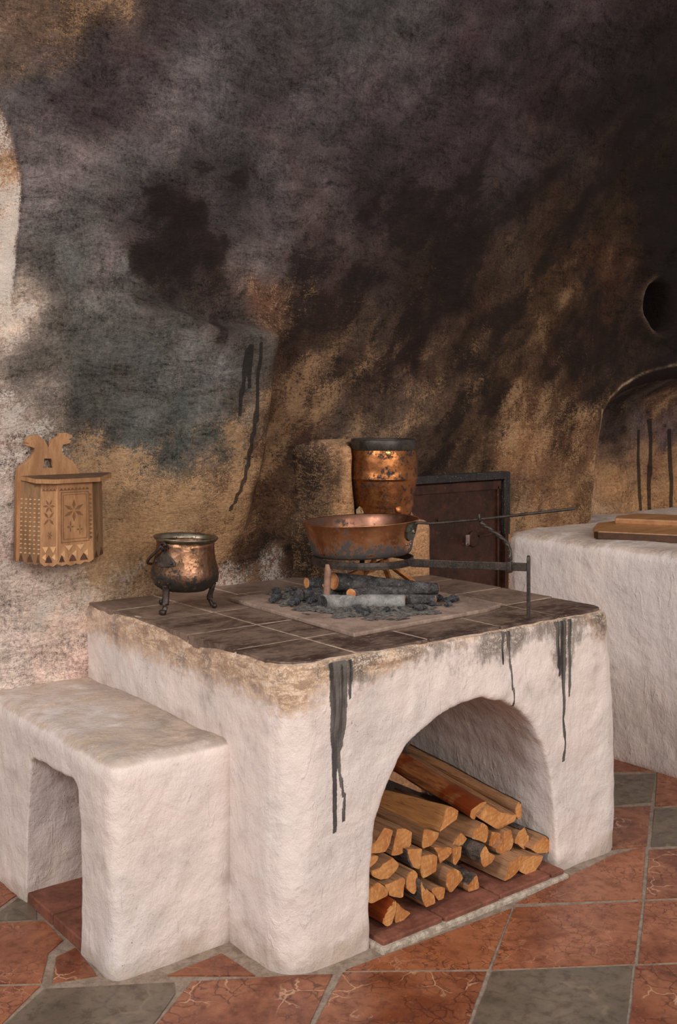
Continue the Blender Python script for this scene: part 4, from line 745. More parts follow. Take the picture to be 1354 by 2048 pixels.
add_prism(bm, [(0, 1.2), (0, .075), (.012, .035), (.035, .012), (.075, -.006), (1.325, -.006), (1.362, .008), (1.380, .045), (1.383, 1.2)], 'z', -.04, .8065)
bmesh.ops.bevel(bm, geom=[e for e in bm.edges if all(v.co.z > .8 for v in e.verts)], offset=.016, segments=2, affect='EDGES', profile=.5)
c1 = bmesh.new(); add_prism(c1, ARCH, 'y', -.3, .98)
c2 = bmesh.new(); add_box(c2, (.035, .06, .784), (1.315, 1.13, .9))
def hearth_warp(V):
    x, y, z = V.T
    V[:, 0] = x + (x > .9) * sst(x, 1.1, 1.345) * (-.03 * sst(z, .5, .81)) 
    return V
masonry('plaster_body', bm, [c1, c2], .0075, .009, PLASTER, hearth_stain, hearth, 5, hearth_warp)

# tiled hearth top
def tile_sheet(name, xs_rows, ys, z0, z1, gap, mats, parent, clip, pick):
    bm = bmesh.new()
    for r in range(len(ys) - 1):
        xs = xs_rows[r % len(xs_rows)]
        for k in range(len(xs) - 1):
            x0, x1, y0, y1 = xs[k] + gap, xs[k + 1] - gap, ys[r] + gap, ys[r + 1] - gap
            pts = clip(x0, x1, y0, y1, r, k)
            b2 = bmesh.new(); add_prism(b2, pts, 'z', z0, z1 + .0008 * random.uniform(-1, 1), .0022)
            mi = pick(r, k)
            for f in b2.faces: f.material_index = mi
            merge(bm, b2)
    return bmo(name, bm, mats, parent)
def hclip(x0, x1, y0, y1, r, k):
    pts = []
    J = lambda: random.uniform(-.0025, .0025)
    def corner(cx, cy, rad, a0, a1, n=6):
        return [(cx + rad * math.cos(math.radians(a0 + (a1 - a0) * i / n)), cy + rad * math.sin(math.radians(a0 + (a1 - a0) * i / n))) for i in range(n + 1)]
    if r == 0 and x0 < .05: pts += corner(x0 + .10, y0 + .075, .075, 180, 270) [:0] + [(x0, y0 + .085), (x0 + .012, y0 + .045), (x0 + .04, y0 + .015), (x0 + .09, y0)]
    else: pts += [(x0 + J(), y0 + J())]
    if r == 0 and x1 > 1.28: pts += [(x1 - .06, y0), (x1 - .02, y0 + .015), (x1, y0 + .05)]
    else: pts += [(x1 + J(), y0 + J())]
    pts += [(x1 + J(), y1 + J()), (x0 + J(), y1 + J())]
    if r == 0:   # ragged front edge
        a, b = pts[0] if x0 > .05 else pts[3], None
    return pts
hx = [.0, .25, .53, .83, 1.09, 1.335]
bm = bmesh.new()
add_prism(bm, [(.02, .08), (.035, .04), (.09, .02), (1.28, .035), (1.325, .07), (1.335, 1.19), (.02, 1.19)], 'z', .775, .8112)
bmo('mortar_bed', bm, HGROUT, hearth)
tile_sheet('hearth_tiles', [[.002, .25, .52, .82, 1.09, 1.340], [.002, .25, .5, .8, 1.10, 1.347], [.002, .25, .5, .8, 1.10, 1.35]], [.008, .25, .5, .75, .985, 1.185], .78, .8125, .0042, [HTILE, HTILE2], hearth, hclip,
           lambda r, k: 0 if (k < 2 and r < 3) or r == 0 else 1)
# terracotta floor of the arch
bm = bmesh.new()
for a, b in ((.30, .523), (.531, .752), (.76, .985), (.993, 1.05)):
    for q0, q1 in ((-.045, .19), (.198, .43), (.438, .67), (.678, .96)):
        f = -.045 if q0 < 0 else q0
        b2 = bmesh.new(); add_box(b2, (a, f + random.uniform(-.006, .006), -.01), (b, q1, .026 + random.uniform(-.001, .001)), .004); merge(bm, b2)
bmo('terracotta_floor', bm, TERRA, hearth)
bm = bmesh.new(); add_box(bm, (.285, -.058, -.03), (1.06, .97, .012), .006); bmo('arch_mortar_bed', bm, m_simple('pale_rough_mortar', C4(150, 134, 118), C4(204, 188, 170), 40, .9, .8, .008), hearth)

# ------------------------------------------------------------ low bench
bench = thing('masonry_bench', 'low whitewashed masonry bench with a square opening, against the left side of the hearth', 'bench', (-.18, .7, 0))
def bench_stain(V, nr):
    x, y, z = V.T; n1 = vnoise(V, 6, 4, 3); n2 = vnoise(V, 2.2, 12, 2)
    st = np.zeros((len(V), 4)); top = sst(nr[:, 2], .3, .8) * (z > .5)
    st[:, 2] = np.clip(top * (.56 + .3 * n2) + top * .25 * sst(x, -.14, -.03) + sst(.09 + .04 * n1 - z, 0, .09) * .55 + .1 * np.clip(n2, 0, 1), 0, 1)
    st[:, 1] = np.clip(top * (.52 + .3 * n1) + .55 * sst(z, .535, .565) * (1 - top), 0, 1) * .7
    return st
bm = bmesh.new(); add_box(bm, (-.36, .262, -.04), (.03, 1.2, .563), .04, 3)
c1 = bmesh.new(); add_prism(c1, [(.468, -.2), (.845, -.2), (.822, .2), (.795, .435), (.77, .452), (.50, .468), (.462, .45), (.452, .28)], 'x', -.6, -.05)
masonry('plaster_body', bm, [c1], .007, .008, PLASTER, bench_stain, bench, 4)
bm = bmesh.new()
for q0, q1 in ((.46, .655), (.662, .86)):
    b2 = bmesh.new(); add_box(b2, (-.35, q0, -.01), (-.045, q1, .03), .004); merge(bm, b2)
bmo('brick_floor', bm, TERRA, bench)

# ------------------------------------------------------------ boiler block at the right
stove = thing('masonry_boiler', 'white plastered boiler block in the right corner, its top holding a wooden lid', 'stove', (2.7, .5, 0))
def stove_stain(V, nr):
    x, y, z = V.T; n1 = vnoise(V, 5, 4, 3); n2 = vnoise(V, 2.0, 15, 2)
    st = np.zeros((len(V), 4)); top = sst(nr[:, 2], .3, .8) * (z > .8)
    st[:, 2] = np.clip(top * .4 + .12 * np.clip(n2, 0, 1) + sst(.16 - z, 0, .12) * .3, 0, 1)
    st[:, 1] = np.clip(top * .5 + .3 * sst(z, .86, .89) * (1 - top), 0, 1)
    return st
bm = bmesh.new(); add_box(bm, (2.113, -.35, -.04), (4.4, 1.46, .902), .05, 3)
masonry('plaster_body', bm, None, .014, .009, PLASTER, stove_stain, stove, 4)

# wooden lid of the boiler
lid = thing('boiler_lid', 'brown wooden lid with stepped boards lying on the white boiler block', 'lid', (2.62, .62, .902))
d = Vector((2.36 - 2.191, .443 - .751)).normalized(); w = Vector((-d.y, d.x)) * -1
if w.x < 0: w = -w
A0 = Vector((2.191, .751)); 
def lidpt(a, b): q = A0 + d * a + w * b; return (q.x, q.y)
bm = bmesh.new()
add_prism(bm, [lidpt(-.02, .10), lidpt(-.005, .035), lidpt(.02, 0), lidpt(.6, 0), lidpt(.75, .12), lidpt(.75, .62), lidpt(.1, .62), lidpt(-.04, .33)], 'z', .903, .938, .004)
bmo('lid_board', bm, LIDW, lid)
bm = bmesh.new()
add_prism(bm, [lidpt(.0, .012), lidpt(.02, -.004), lidpt(.6, -.004), lidpt(.6, .008), lidpt(.02, .008)], 'z', .905, .934, .001)
bmo('lid_edge', bm, LIDD, lid)
bm = bmesh.new()
add_prism(bm, [lidpt(.04, .33), lidpt(.62, .33), lidpt(.62, .60), lidpt(.10, .60), lidpt(.03, .44)], 'z', .936, .964, .006)
bmo('lid_batten', bm, LIDW, lid)

# ------------------------------------------------------------ plaster pier that holds the copper barrel
BC = (1.182, .985)
pier = thing('plaster_pier', 'sooty ochre plaster pier at the back of the hearth, built round the copper barrel', 'pier', (1.17, 1.03, .81))
def pier_stain(V, nr):
    x, y, z = V.T; n1 = vnoise(V, 6, 4, 3)
    st = np.zeros((len(V), 4))
    st[:, 0] = np.clip(.16 + .35 * sst(.98 - x, 0, .06) + .35 * n1, 0, .9)
    st[:, 1] = np.clip(.35 + .2 * sst(x, 1.0, 1.08), 0, 1)
    st[:, 2] = .12
    return st
bm = bmesh.new()
add_box(bm, (1.0, .885, .78), (1.362, 1.25, 1.035), .035, 3)
b2 = bmesh.new(); add_lathe(b2, [(.001, .78), (.19, .78), (.185, 1.02), (.155, 1.07), (.12, 1.15), (.001, 1.15)], (BC[0] + .02, BC[1] + .10, 0), 40); merge(bm, b2)
add_box(bm, (.925, 1.06, .78), (1.17, 1.3, 1.352), .06, 4)
add_prism(bm, [(.84, 1.3), (.85, 1.19), (.95, 1.08), (1.08, 1.12), (1.08, 1.3)], 'z', .78, 1.335, .03)
add_box(bm, (.99, 1.0, .78), (1.09, 1.2, 1.335), .04, 3)
add_box(bm, (.97, 1.03, .78), (1.15, 1.2, 1.16), .05, 3)
c1 = bmesh.new(); add_lathe(c1, [(.001, 1.036), (.122, 1.036), (.130, 1.08), (.139, 1.18), (.144, 1.25), (.143, 1.30), (.133, 1.5), (.001, 1.5)], (BC[0], BC[1], 0), 48)
c2 = bmesh.new(); add_prism(c2, [(BC[0] - .10, BC[1]), (BC[0] - .22, BC[1] - .28), (BC[0] + .10, BC[1] - .36), (BC[0] + .16, BC[1] - .04)], 'z', 1.040, 1.6)
pb = masonry('plaster_body', bm, [c1, c2], .0075, .008, WALL, pier_stain, pier, 7)
V = coords(pb.data); V = V + np.array(pier.location); pz = np.stack([V[:, 0], V[:, 1], V[:, 2]], 1); n1 = vnoise(pz, 5, 3, 4)
k = sst(V[:, 0] + .05 * n1, .95, 1.01); t = sst(V[:, 2], 1.27, 1.36)
tone = (1 - k[:, None]) * np.array(lin((92, 74, 60))) + k[:, None] * np.array(lin((196, 154, 114)))
tone = tone * (1 - t[:, None] * .6) + np.array(lin((128, 110, 96))) * t[:, None] * .6
set_attr(pb.data, 'tone', tone)

# ------------------------------------------------------------ copper barrel
barrel = thing('copper_barrel', 'tall copper barrel pot with dark iron top band, set into the plaster pier', 'barrel', (BC[0], BC[1], 1.04))
bm = bmesh.new()
add_lathe(bm, [(.001, 1.04), (.105, 1.04), (.112, 1.07), (.120, 1.12), (.128, 1.165), (.1325, 1.192), (.1325, 1.196), (.1365, 1.199), (.138, 1.203), (.1365, 1.207), (.134, 1.210), (.1352, 1.24), (.1355, 1.262), (.134, 1.288), (.130, 1.310), (.1265, 1.318), (.1255, 1.345), (.122, 1.345), (.121, 1.30), (.120, 1.1), (.1, 1.05), (.001, 1.05)], (BC[0], BC[1], 0), 96, wob=.008)
bmo('barrel_body', bm, COP_BAR, barrel, True)
bm = bmesh.new()
add_lathe(bm, [(.1235, 1.314), (.1285, 1.313), (.1305, 1.316), (.1295, 1.340), (.1290, 1.352), (.1265, 1.356), (.1225, 1.354), (.1225, 1.34)], (BC[0], BC[1], 0), 96)
bmo('top_band', bm, BANDIRON, barrel, True)
cdir = Vector((-.62, -.785)); rdir = Vector((.785, -.62))
def onbar(ang, r, z):   # angle in degrees measured from the side that faces the room, positive to the right
    a = math.radians(ang); v = cdir * math.cos(a) + rdir * math.sin(a)
    return Vector((BC[0] + v.x * r, BC[1] + v.y * r, z))
def disc_on(center, normal, r, th, dome=.5, seg=16):
    b = bmesh.new()
    add_lathe(b, [(.0001, th), (r * .5, th * .9), (r * .85, th * .55), (r, 0), (r, -.003), (.0001, -.003)], (0, 0, 0), seg)
    q = Vector((0, 0, 1)).rotation_difference(Vector(normal)).to_matrix().to_4x4()
    b.transform(Matrix.Translation(center) @ q); return b
p = onbar(6, .131, 1.303); bm = disc_on(p, (p - Vector((BC[0], BC[1], 1.303))).normalized(), .013, .004)
bmo('brass_boss', bm, m_copper('brass_boss_metal', (.8, .5, .18, 1), (.65, .38, .12, 1), (.1, .06, .03, 1), .15, 20, .2, .1), barrel, True)
p = onbar(30, .117, 1.085); bm = disc_on(p, (p - Vector((BC[0], BC[1], 1.06))).normalized(), .019, .007)
bmo('tap_boss', bm, COP_BAR, barrel, True)
# wrinkled wad stuffed at the barrel's foot
o = thing('fibre_wad', 'small pale crumpled wad stuffed between barrel foot and plaster pier', 'wad', tuple(onbar(-52, .13, 1.08)))
bm = bmesh.new(); bmesh.ops.create_icosphere(bm, subdivisions=4, radius=.016)
for v in bm.verts:
    nn = mnoise.fractal(v.co * 55, 1, 2, 3); v.co = Vector((v.co.x * 1.0, v.co.y * .8, v.co.z * 1.5)) * (1 + .35 * nn)
bm.transform(Matrix.Translation(onbar(-50, .124, 1.070)))
bmo('wad_body', bm, m_simple('pale_fibre', C4(96, 74, 50), C4(190, 160, 118), 90, .9, .8, .004), o, True)

# ------------------------------------------------------------ iron door in the wall behind the hearth
door = thing('oven_door', 'rusty brown sheet-iron oven door in the wall, right of the copper barrel', 'oven door', (1.75, 1.15, .55))
bm = bmesh.new()
fx0, fx1, fz0, fz1 = 1.42, 2.058, .52, 1.186
for lo, hi in (((fx0, 1.118, fz1 - .034), (fx1, 1.2, fz1)), ((fx1 - .036, 1.118, .90), (fx1, 1.2, fz1 - .03)), ((fx0, 1.118, fz0), (fx0 + .036, 1.2, fz1 - .03))):
    add_box(bm, lo, hi, .003)
bmo('door_frame', bm, DARKIRON, door)
bm = bmesh.new(); add_box(bm, (fx1 - .034, 1.116, fz0), (fx1 - .012, 1.2, .985), .003); bmo('frame_strip', bm, DOORRUST, door)
bm = bmesh.new()
g = 24; px0, px1, pz0, pz1 = fx0 + .03, 2.018, .53, 1.152
vs = [[bm.verts.new((px0 + (px1 - px0) * i / g, 1.138 + .006 * mnoise.noise(Vector((i * .33, j * .33, 1))), pz0 + (pz1 - pz0) * j / g)) for i in range(g + 1)] for j in range(g + 1)]
for j in range(g):
    for i in range(g): bm.faces.new((vs[j][i], vs[j][i + 1], vs[j + 1][i + 1], vs[j + 1][i]))
r = bmesh.ops.extrude_face_region(bm, geom=list(bm.faces)); bmesh.ops.translate(bm, verts=[e for e in r['geom'] if isinstance(e, bmesh.types.BMVert)], vec=(0, .03, 0))
bmo('door_panel', bm, DOORRUST, door, True)
bm = bmesh.new(); add_box(bm, (px0, 1.126, pz1 - .045), (px1 - .01, 1.15, pz1 - .006), .002); add_box(bm, (px1 - .034, 1.126, pz0), (px1 - .024, 1.15, pz1 - .03), .002)
bmo('door_ledge', bm, DOORRUST, door)
bm = disc_on(Vector((1.835, 1.130, .893)), (0, -1, 0), .036, .006, seg=32); bmo('lock_rosette', bm, DOORRUST, door, True)
bm = bmesh.new(); add_box(bm, (1.765, 1.108, .872), (1.789, 1.116, .918), .003); add_box(bm, (1.770, 1.108, .872), (1.784, 1.14, .88), .001); bmo('latch_plate', bm, STEEL, door)
bm = bmesh.new(); add_bar(bm, (1.86, 1.122, .905), (1.99, 1.118, .915), .008, .008); bmo('latch_bar', bm, DOORRUST, door)
for i, (z) in enumerate((.99, .915)):
    b = disc_on(Vector((1.62 + .22 * i, 1.128, z)), (0, -1, 0), .006, .003); bmo('rivet', b, DOORRUST, door, True)

# ------------------------------------------------------------ fire slab with the fire
slab = bmesh.new()
add_prism(slab, [(.365, .165), (.95, .192), (1.045, .222), (1.06, .88), (.395, .885)], 'z', .8125, .826, .004)
o = bmo('fire_slab', slab, SLAB); tag(o, 'square ash-dusted metal slab lying on the hearth tiles under the fire', 'slab')
SZ = .826
# ash
bm = bmesh.new()
nx, ny = 90, 80; ax0, ax1, ay0, ay1 = .42, 1.0, .22, .90
hs = {}
for j in range(ny + 1):
    for i in range(nx + 1):
        x = ax0 + (ax1 - ax0) * i / nx; y = ay0 + (ay1 - ay0) * j / ny
        e = math.hypot((x - .67) / .24, (y - .55) / .33); e += .30 * mnoise.fractal(Vector((x * 14, y * 14, 3)), 1, 2, 4)
        h = .018 * max(0, 1 - e) ** .7 if e < 1 else 0
        h *= .5 + .9 * abs(mnoise.fractal(Vector((x * 60, y * 60, 1)), 1, 2, 3))
        if e < 1.0: hs[i, j] = bm.verts.new((x, y, SZ + .0006 + h))
for j in range(ny):
    for i in range(nx):
        q = [hs.get(k) for k in ((i, j), (i + 1, j), (i + 1, j + 1), (i, j + 1))]
        if all(q): bm.faces.new(q)
loose = [v for v in bm.verts if not v.link_faces]; bmesh.ops.delete(bm, geom=loose, context='VERTS')
o = bmo('ash_bed', bm, ASH, None, True); tag(o, 'loose grey ash spread over the slab beneath the burnt logs', 'ash'); o['kind'] = 'stuff'

def round_log(name, label, p0, p1, r0, r1, mat, endmat=None, seg=28, both=False, flat=1.0):
    p0, p1 = Vector(p0), Vector(p1)
    root = thing(name, label, 'log', tuple((p0 + p1) / 2 - Vector((0, 0, max(r0, r1)))), 'burnt logs of the fire')
    t = (p1 - p0).normalized(); s = t.cross(Vector((0, 0, 1))).normalized(); u = s.cross(t)
    bm = bmesh.new(); rings = []; N = 22
    for k in range(N + 1):
        f = k / N; c = p0.lerp(p1, f); r = r0 + (r1 - r0) * f
        ring = []
        for i in range(seg):
            a = 2 * math.pi * i / seg
            dirv = s * math.cos(a) + u * math.sin(a) * flat
            q = c + dirv * r
            sk = -.55 * r * dirv.dot(Vector((-.62, -.785, 0))) * (1 if k == 0 else 0)
            q = c + dirv * r * (1 + .10 * mnoise.fractal(q * 16, 1, 2, 3) + .05 * mnoise.noise(q * 70))
            ring.append(bm.verts.new(q - t * sk))
        rings.append(ring)
    for k in range(N):
        for i in range(seg):
            j = (i + 1) % seg; bm.faces.new((rings[k][i], rings[k][j], rings[k + 1][j], rings[k + 1][i]))
    ends = [[v.co.copy() for v in rings[0]], [v.co.copy() for v in rings[-1]]]
    bm.faces.new(rings[0][::-1]); bm.faces.new(rings[-1])
    bmo('charred_bark', bm, mat, root, True)
    if endmat:
        for e, cpt, sg in ((ends[0], p0, -1), (ends[1], p1, 1))[:2 if both else 1]:
            b = bmesh.new(); vs = [b.verts.new(cpt + (q - cpt) * .93 + t * sg * .002) for q in e]
            vb = [b.verts.new(v.co - t * sg * .006) for v in vs]
            b.faces.new(vs)
            for i in range(len(vs)): b.faces.new((vs[i - 1], vs[i], vb[i], vb[i - 1]))
            bmo('cut_end', b, endmat, root)
    return root
EMBER = m_simple('fresh_cut_end', C4(176, 104, 62), C4(212, 152, 100), 30, .8, .3, .003)
round_log('burnt_log', 'thickest charred log with an orange cut end, topmost of the fire', (.612, .575, .900), (.872, .375, .874), .030, .020, CHAR, EMBER)
round_log('burnt_log', 'long charred log with a small square orange end, below the thickest log', (.600, .468, .874), (.915, .398, .866), .018, .020, CHAR, EMBER, both=True)
round_log('burnt_log', 'grey ash-covered log lying at the front foot of the fire', (.523, .520, .8475), (.742, .368, .8475), .025, .023, ASHLOG, CHAR)
round_log('burnt_log', 'short charred log in line with the grey log, its right end orange', (.768, .400, .845), (.858, .345, .844), .018, .016, CHAR, EMBER, both=True)
round_log('burnt_log', 'squarish half-burnt billet left of the trivet leg', (.517, .640, .855), (.66, .60, .856), .022, .02, CHAR, CHAR, seg=8)
round_log('burnt_log', 'thin charred log behind the trivet leg with a pale end', (.622, .742, .872), (.79, .60, .868), .019, .018, CHAR, EMBER)
# unburnt kindling at the back of the fire
for (a, b, w, h, lb) in (((.66, .70, .858), (.86, .58, .945), .030, .024, 'broad orange kindling billet behind the thickest log, under the pan'),
                         ((.80, .70, .84), (.765, .545, .962), .014, .014, 'steep orange kindling stick right of the rear trivet leg'),
                         ((.91, .62, .846), (.80, .545, .955), .017, .014, 'brown kindling stick leaning to the left behind the logs'),
                         ((1.0, .58, .842), (.84, .53, .928), .022, .012, 'flat reddish kindling piece lowest at the right behind the logs')):
    bm = bmesh.new(); add_bar(bm, a, b, w, h, .002)
    o = bmo('kindling_stick', bm, m_simple('kindling', C4(176, 108, 58), C4(216, 150, 88), 30, .7, .3, .003)); tag(o, lb, 'kindling', 'kindling behind the fire')
# charcoal lumps
def lump(x, y, r, st, seed):
    bm = bmesh.new(); bmesh.ops.create_icosphere(bm, subdivisions=3, radius=1)
    a = random.uniform(0, 3.14)
    for v in bm.verts:
        q = v.co.copy(); k = 1 + .35 * mnoise.fractal(q * 1.6 + Vector((seed, 0, 0)), 1, 2, 3)
        q = Vector((q.x * st, q.y, q.z * .8)) * k * r
        v.co = Vector((q.x * math.cos(a) - q.y * math.sin(a), q.x * math.sin(a) + q.y * math.cos(a), q.z))
    lo = min(v.co.z for v in bm.verts)
    bm.transform(Matrix.Translation((x, y, SZ + .002 - lo)))
    o = bmo('charcoal_lump', bm, CHARCOAL if seed % 4 > 1.4 else CHAR); return o
spots = []
for cx, cy, sx, sy, n, r0, r1 in ((.565, .755, .045, .055, 24, .007, .016), (.52, .62, .025, .035, 12, .007, .014), (.87, .37, .03, .03, 14, .007, .018), (.60, .40, .09, .03, 16, .006, .013), (.74, .31, .06, .02, 10, .005, .011)):
    for i in range(n):
        spots.append((random.gauss(cx, sx), random.gauss(cy, sy), random.uniform(r0, r1), random.uniform(1, 1.9)))
for i, (x, y, r, st) in enumerate(spots):
    if not (.40 < x < 1.0 and .22 < y < .87): continue
    o = lump(x, y, r, st, i * 3.1)
    tag(o, 'small burnt charcoal lump lying in the ash around the burnt logs', 'charcoal', 'charcoal lumps round the fire')

# ------------------------------------------------------------ trivet with handle and fork rest
triv = thing('iron_trivet', 'wrought iron trivet with ring, long flat handle and twisted fork, standing over the fire', 'trivet', (.72, .555, SZ))
TC = Vector((.722, .556)); TR = .172; ZR = .966
bm = bmesh.new()
add_lathe(bm, [(TR - .007, ZR - .012), (TR, ZR - .012), (TR + .001, ZR), (TR, ZR + .012), (TR - .007, ZR + .012), (TR - .007, ZR - .012)], (TC.x, TC.y, 0), 80)
bmo('ring', bm, IRON, triv)
def leg(pts, w, mat):
    bm = bmesh.new(); add_tube(bm, spline(pts, 6), w, 10, (1, .75)); return bmo('leg', bm, mat, triv, True)
leg([(.556, .532, ZR), (.548, .528, .93), (.543, .525, .87), (.536, .520, SZ + .002)], .0115, RUSTIRON)
leg([(.83, .69, ZR), (.836, .70, .90), (.846, .712, SZ + .002)], .0095, IRON)
HD = Vector((.978 - .80, .036 - .405)).normalized()
h0 = Vector((.795, .395, .966)); h1 = Vector((.966, .036, .978))
bm = bmesh.new(); add_bar(bm, h0, h1, .009, .026, .002); bmo('handle', bm, IRON, triv)
bm = bmesh.new(); add_prism(bm, [(-.0075, .8135), (.0075, .8135), (.0085, 1.0), (.006, 1.012), (0, 1.016), (-.006, 1.012), (-.0085, 1.0)], 'y', -.0045, .0045, .0015)
bm.transform(Matrix.Translation((.9685, .031, 0)) @ Matrix.Rotation(math.atan2(HD.y, HD.x) + math.pi / 2, 4, 'Z')); bmo('foot', bm, IRON, triv)
bm = bmesh.new(); add_bar(bm, (.937, .093, .975), (.944, .078, .9755), .018, .036, .003); 
tw = spline([(.941, .085, .985), (.942, .086, 1.02), (.942, .10, 1.05), (.937, .145, 1.078), (.930, .19, 1.100), (.928, .204, 1.112)], 10)
for s in (0, 1):
    pts = []
    for i, p in enumerate(tw):
        a = i * .5 + s * math.pi; pts.append(p + Vector((math.cos(a), math.sin(a) * .5, math.sin(a))) * .0035)
    add_tube(bm, pts, .0052, 8)
side = Vector((-.89, -.455, 0))
q = tw[-1]
add_tube(bm, [q, q + side * .010 + Vector((0, 0, .006)), q + side * .012 + Vector((0, 0, .026))], [.005, .0042, .003], 8)
add_tube(bm, [q, q - side * .010 + Vector((0, 0, .006)), q - side * .012 + Vector((0, 0, .026))], [.005, .0042, .003], 8)
bmo('fork_rest', bm, IRON, triv, True)

# ------------------------------------------------------------ copper pan
pan = thing('copper_pan', 'wide copper pan with a long thin iron handle, standing on the trivet', 'pan', (.735, .575, .975))
PC = Vector((.742, .585))
PT = Matrix.Translation((PC.x, PC.y, .9795)) @ Matrix.Rotation(math.radians(-2.2), 4, Vector((.62, .785, 0))) @ Matrix.Translation((-PC.x, -PC.y, -.9755))
bm = bmesh.new()
add_lathe(bm, [(.001, .9755), (.150, .9755), (.163, .978), (.170, .985), (.174, .998), (.184, 1.04), (.193, 1.075), (.200, 1.090), (.2015, 1.092), (.1995, 1.0935), (.1975, 1.0915)], (PC.x, PC.y, 0), 120, wob=.006)
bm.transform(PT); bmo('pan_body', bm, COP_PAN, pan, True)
bm = bmesh.new()
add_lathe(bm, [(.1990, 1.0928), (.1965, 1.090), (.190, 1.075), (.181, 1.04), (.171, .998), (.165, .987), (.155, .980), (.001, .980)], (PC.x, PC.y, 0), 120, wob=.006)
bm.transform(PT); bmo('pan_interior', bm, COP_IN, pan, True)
ha = math.atan2(-.913, .41)
def onpan(a, z, off=0.0):
    r = np.interp(z, [.985, .998, 1.04, 1.075, 1.09], [.170, .174, .184, .193, .2]) + off
    return Vector((PC.x + r * math.cos(a), PC.y + r * math.sin(a), z))
bm = bmesh.new()
outl = [(-.17, 1.084), (-.20, 1.06), (-.17, 1.037), (-.08, 1.026), (0, 1.030), (.08, 1.026), (.15, 1.037), (.17, 1.06), (.14, 1.084), (0, 1.090)]
ctr = [bm.verts.new(onpan(ha, 1.058, .009)), bm.verts.new(onpan(ha, 1.058, -.001))]
o1 = [bm.verts.new(onpan(ha + a, z, .007)) for a, z in outl]; o2 = [bm.verts.new(onpan(ha + a, z, -.001)) for a, z in outl]
for i in range(len(outl)):
    bm.faces.new((o1[i - 1], o1[i], ctr[0])); bm.faces.new((o1[i - 1], o2[i - 1], o2[i], o1[i]))
bm.verts.remove(ctr[1])
bm.transform(PT); bmo('handle_bracket', bm, VERDI, pan)
for a, z in ((-.02, 1.058), (-.13, 1.016), (-.04, 1.012), (.05, 1.014)):
    p = onpan(ha + a, z, .009 if z > 1.03 else .001); b = disc_on(p, (math.cos(ha + a), math.sin(ha + a), 0), .0075 if z > 1.03 else .004, .004, seg=12)
    b.transform(PT); bmo('rivet', b, STEEL, pan, True)
hs0 = onpan(ha, 1.07, .006); hE = Vector((1.062, -.078, 1.1665))
bm = bmesh.new()
add_tube(bm, spline([PT @ onpan(ha, 1.05, .008), PT @ onpan(ha, 1.073, .009), PT @ onpan(ha, 1.086, .016), Vector((.862, .345, 1.098)), Vector((.927, .204, 1.1185)), (Vector((.927, .204, 1.1185)) + hE) / 2, hE], 6), [.008] * 6 + [.0078] * 6 + [.0066] * 24 + [.0055], 10, (1, .72))
bmo('handle', bm, IRON, pan, True)

# ------------------------------------------------------------ three-legged cauldron
CC = Vector((.197, .862, .8125))
caul = thing('copper_cauldron', 'small three-legged copper cauldron with iron bail, on the hearth tiles at left', 'cauldron', tuple(CC))
TL = Matrix.Rotation(math.radians(2.5), 3, Vector((.62, .785, 0)))
bm = bmesh.new()
add_lathe(bm, [(.001, .060), (.04, .062), (.075, .068), (.098, .083), (.111, .105), (.1135, .122), (.110, .142), (.103, .168), (.098, .192), (.0955, .214), (.096, .230), (.094, .230), (.092, .19), (.100, .15), (.108, .12), (.09, .085), (.001, .07)], CC, 96, TL, wob=.035)
bmo('pot_body', bm, COP_CAUL, caul, True)
bm = bmesh.new()
add_lathe(bm, [(.092, .226), (.0965, .226), (.1035, .233), (.1075, .239), (.1065, .243), (.102, .242), (.098, .238), (.0935, .232), (.092, .226)], CC, 96, TL, wob=.012)
bmo('rim', bm, BRONZE, caul, True)
def cw(v): return CC + TL @ Vector(v)
for ang, foot in ((203, (-.097, -.046)), (-33, (.088, -.046)), (100, (-.012, .108))):
    a = math.radians(ang); u = Vector((math.cos(a), math.sin(a)))
    f = Vector(foot); fd = f.normalized()
    bm = bmesh.new()
    pts = [cw((u.x * .100, u.y * .100, .092)), cw((u.x * .094, u.y * .094, .072)), CC + Vector((f.x * .90, f.y * .90, .036)), CC + Vector((f.x * .99, f.y * .99, .0095))]
    add_tube(bm, spline(pts, 6), [.0115] * 8 + [.0105] * 6 + [.0095] * 5, 12, (1, .7))
    q = CC + Vector((f.x * 1.06, f.y * 1.06, .0088)); s = Vector((-fd.y, fd.x, 0)) * .009
    add_tube(bm, [q - s, q + s], .0085, 14)
    bmo('leg', bm, IRON, caul, True)
    pl = bmesh.new()
    for t in (-1, 1):
        b = disc_on(cw((math.cos(a + t * .16) * .1115, math.sin(a + t * .16) * .1115, .100)), (math.cos(a), math.sin(a), -.2), .004, .003, seg=10); merge(pl, b)
    vs1, vs2 = [], []
    for t, z0 in ((-.26, .104), (-.2, .112), (0, .110), (.2, .112), (.26, .104), (.12, .088), (-.12, .088)):
        rr = float(np.interp(z0, [.083, .105, .122], [.098, .111, .1135]))
        vs1.append(pl.verts.new(cw((math.cos(a + t) * (rr + .003), math.sin(a + t) * (rr + .003), z0)))); vs2.append(pl.verts.new(cw((math.cos(a + t) * (rr - .006), math.sin(a + t) * (rr - .006), z0))))
    pl.faces.new(vs1)
    for i in range(len(vs1)): pl.faces.new((vs1[i - 1], vs2[i - 1], vs2[i], vs1[i]))
    bmo('leg_plate', pl, IRON, caul)
LA = math.atan2(-.030, -.091)
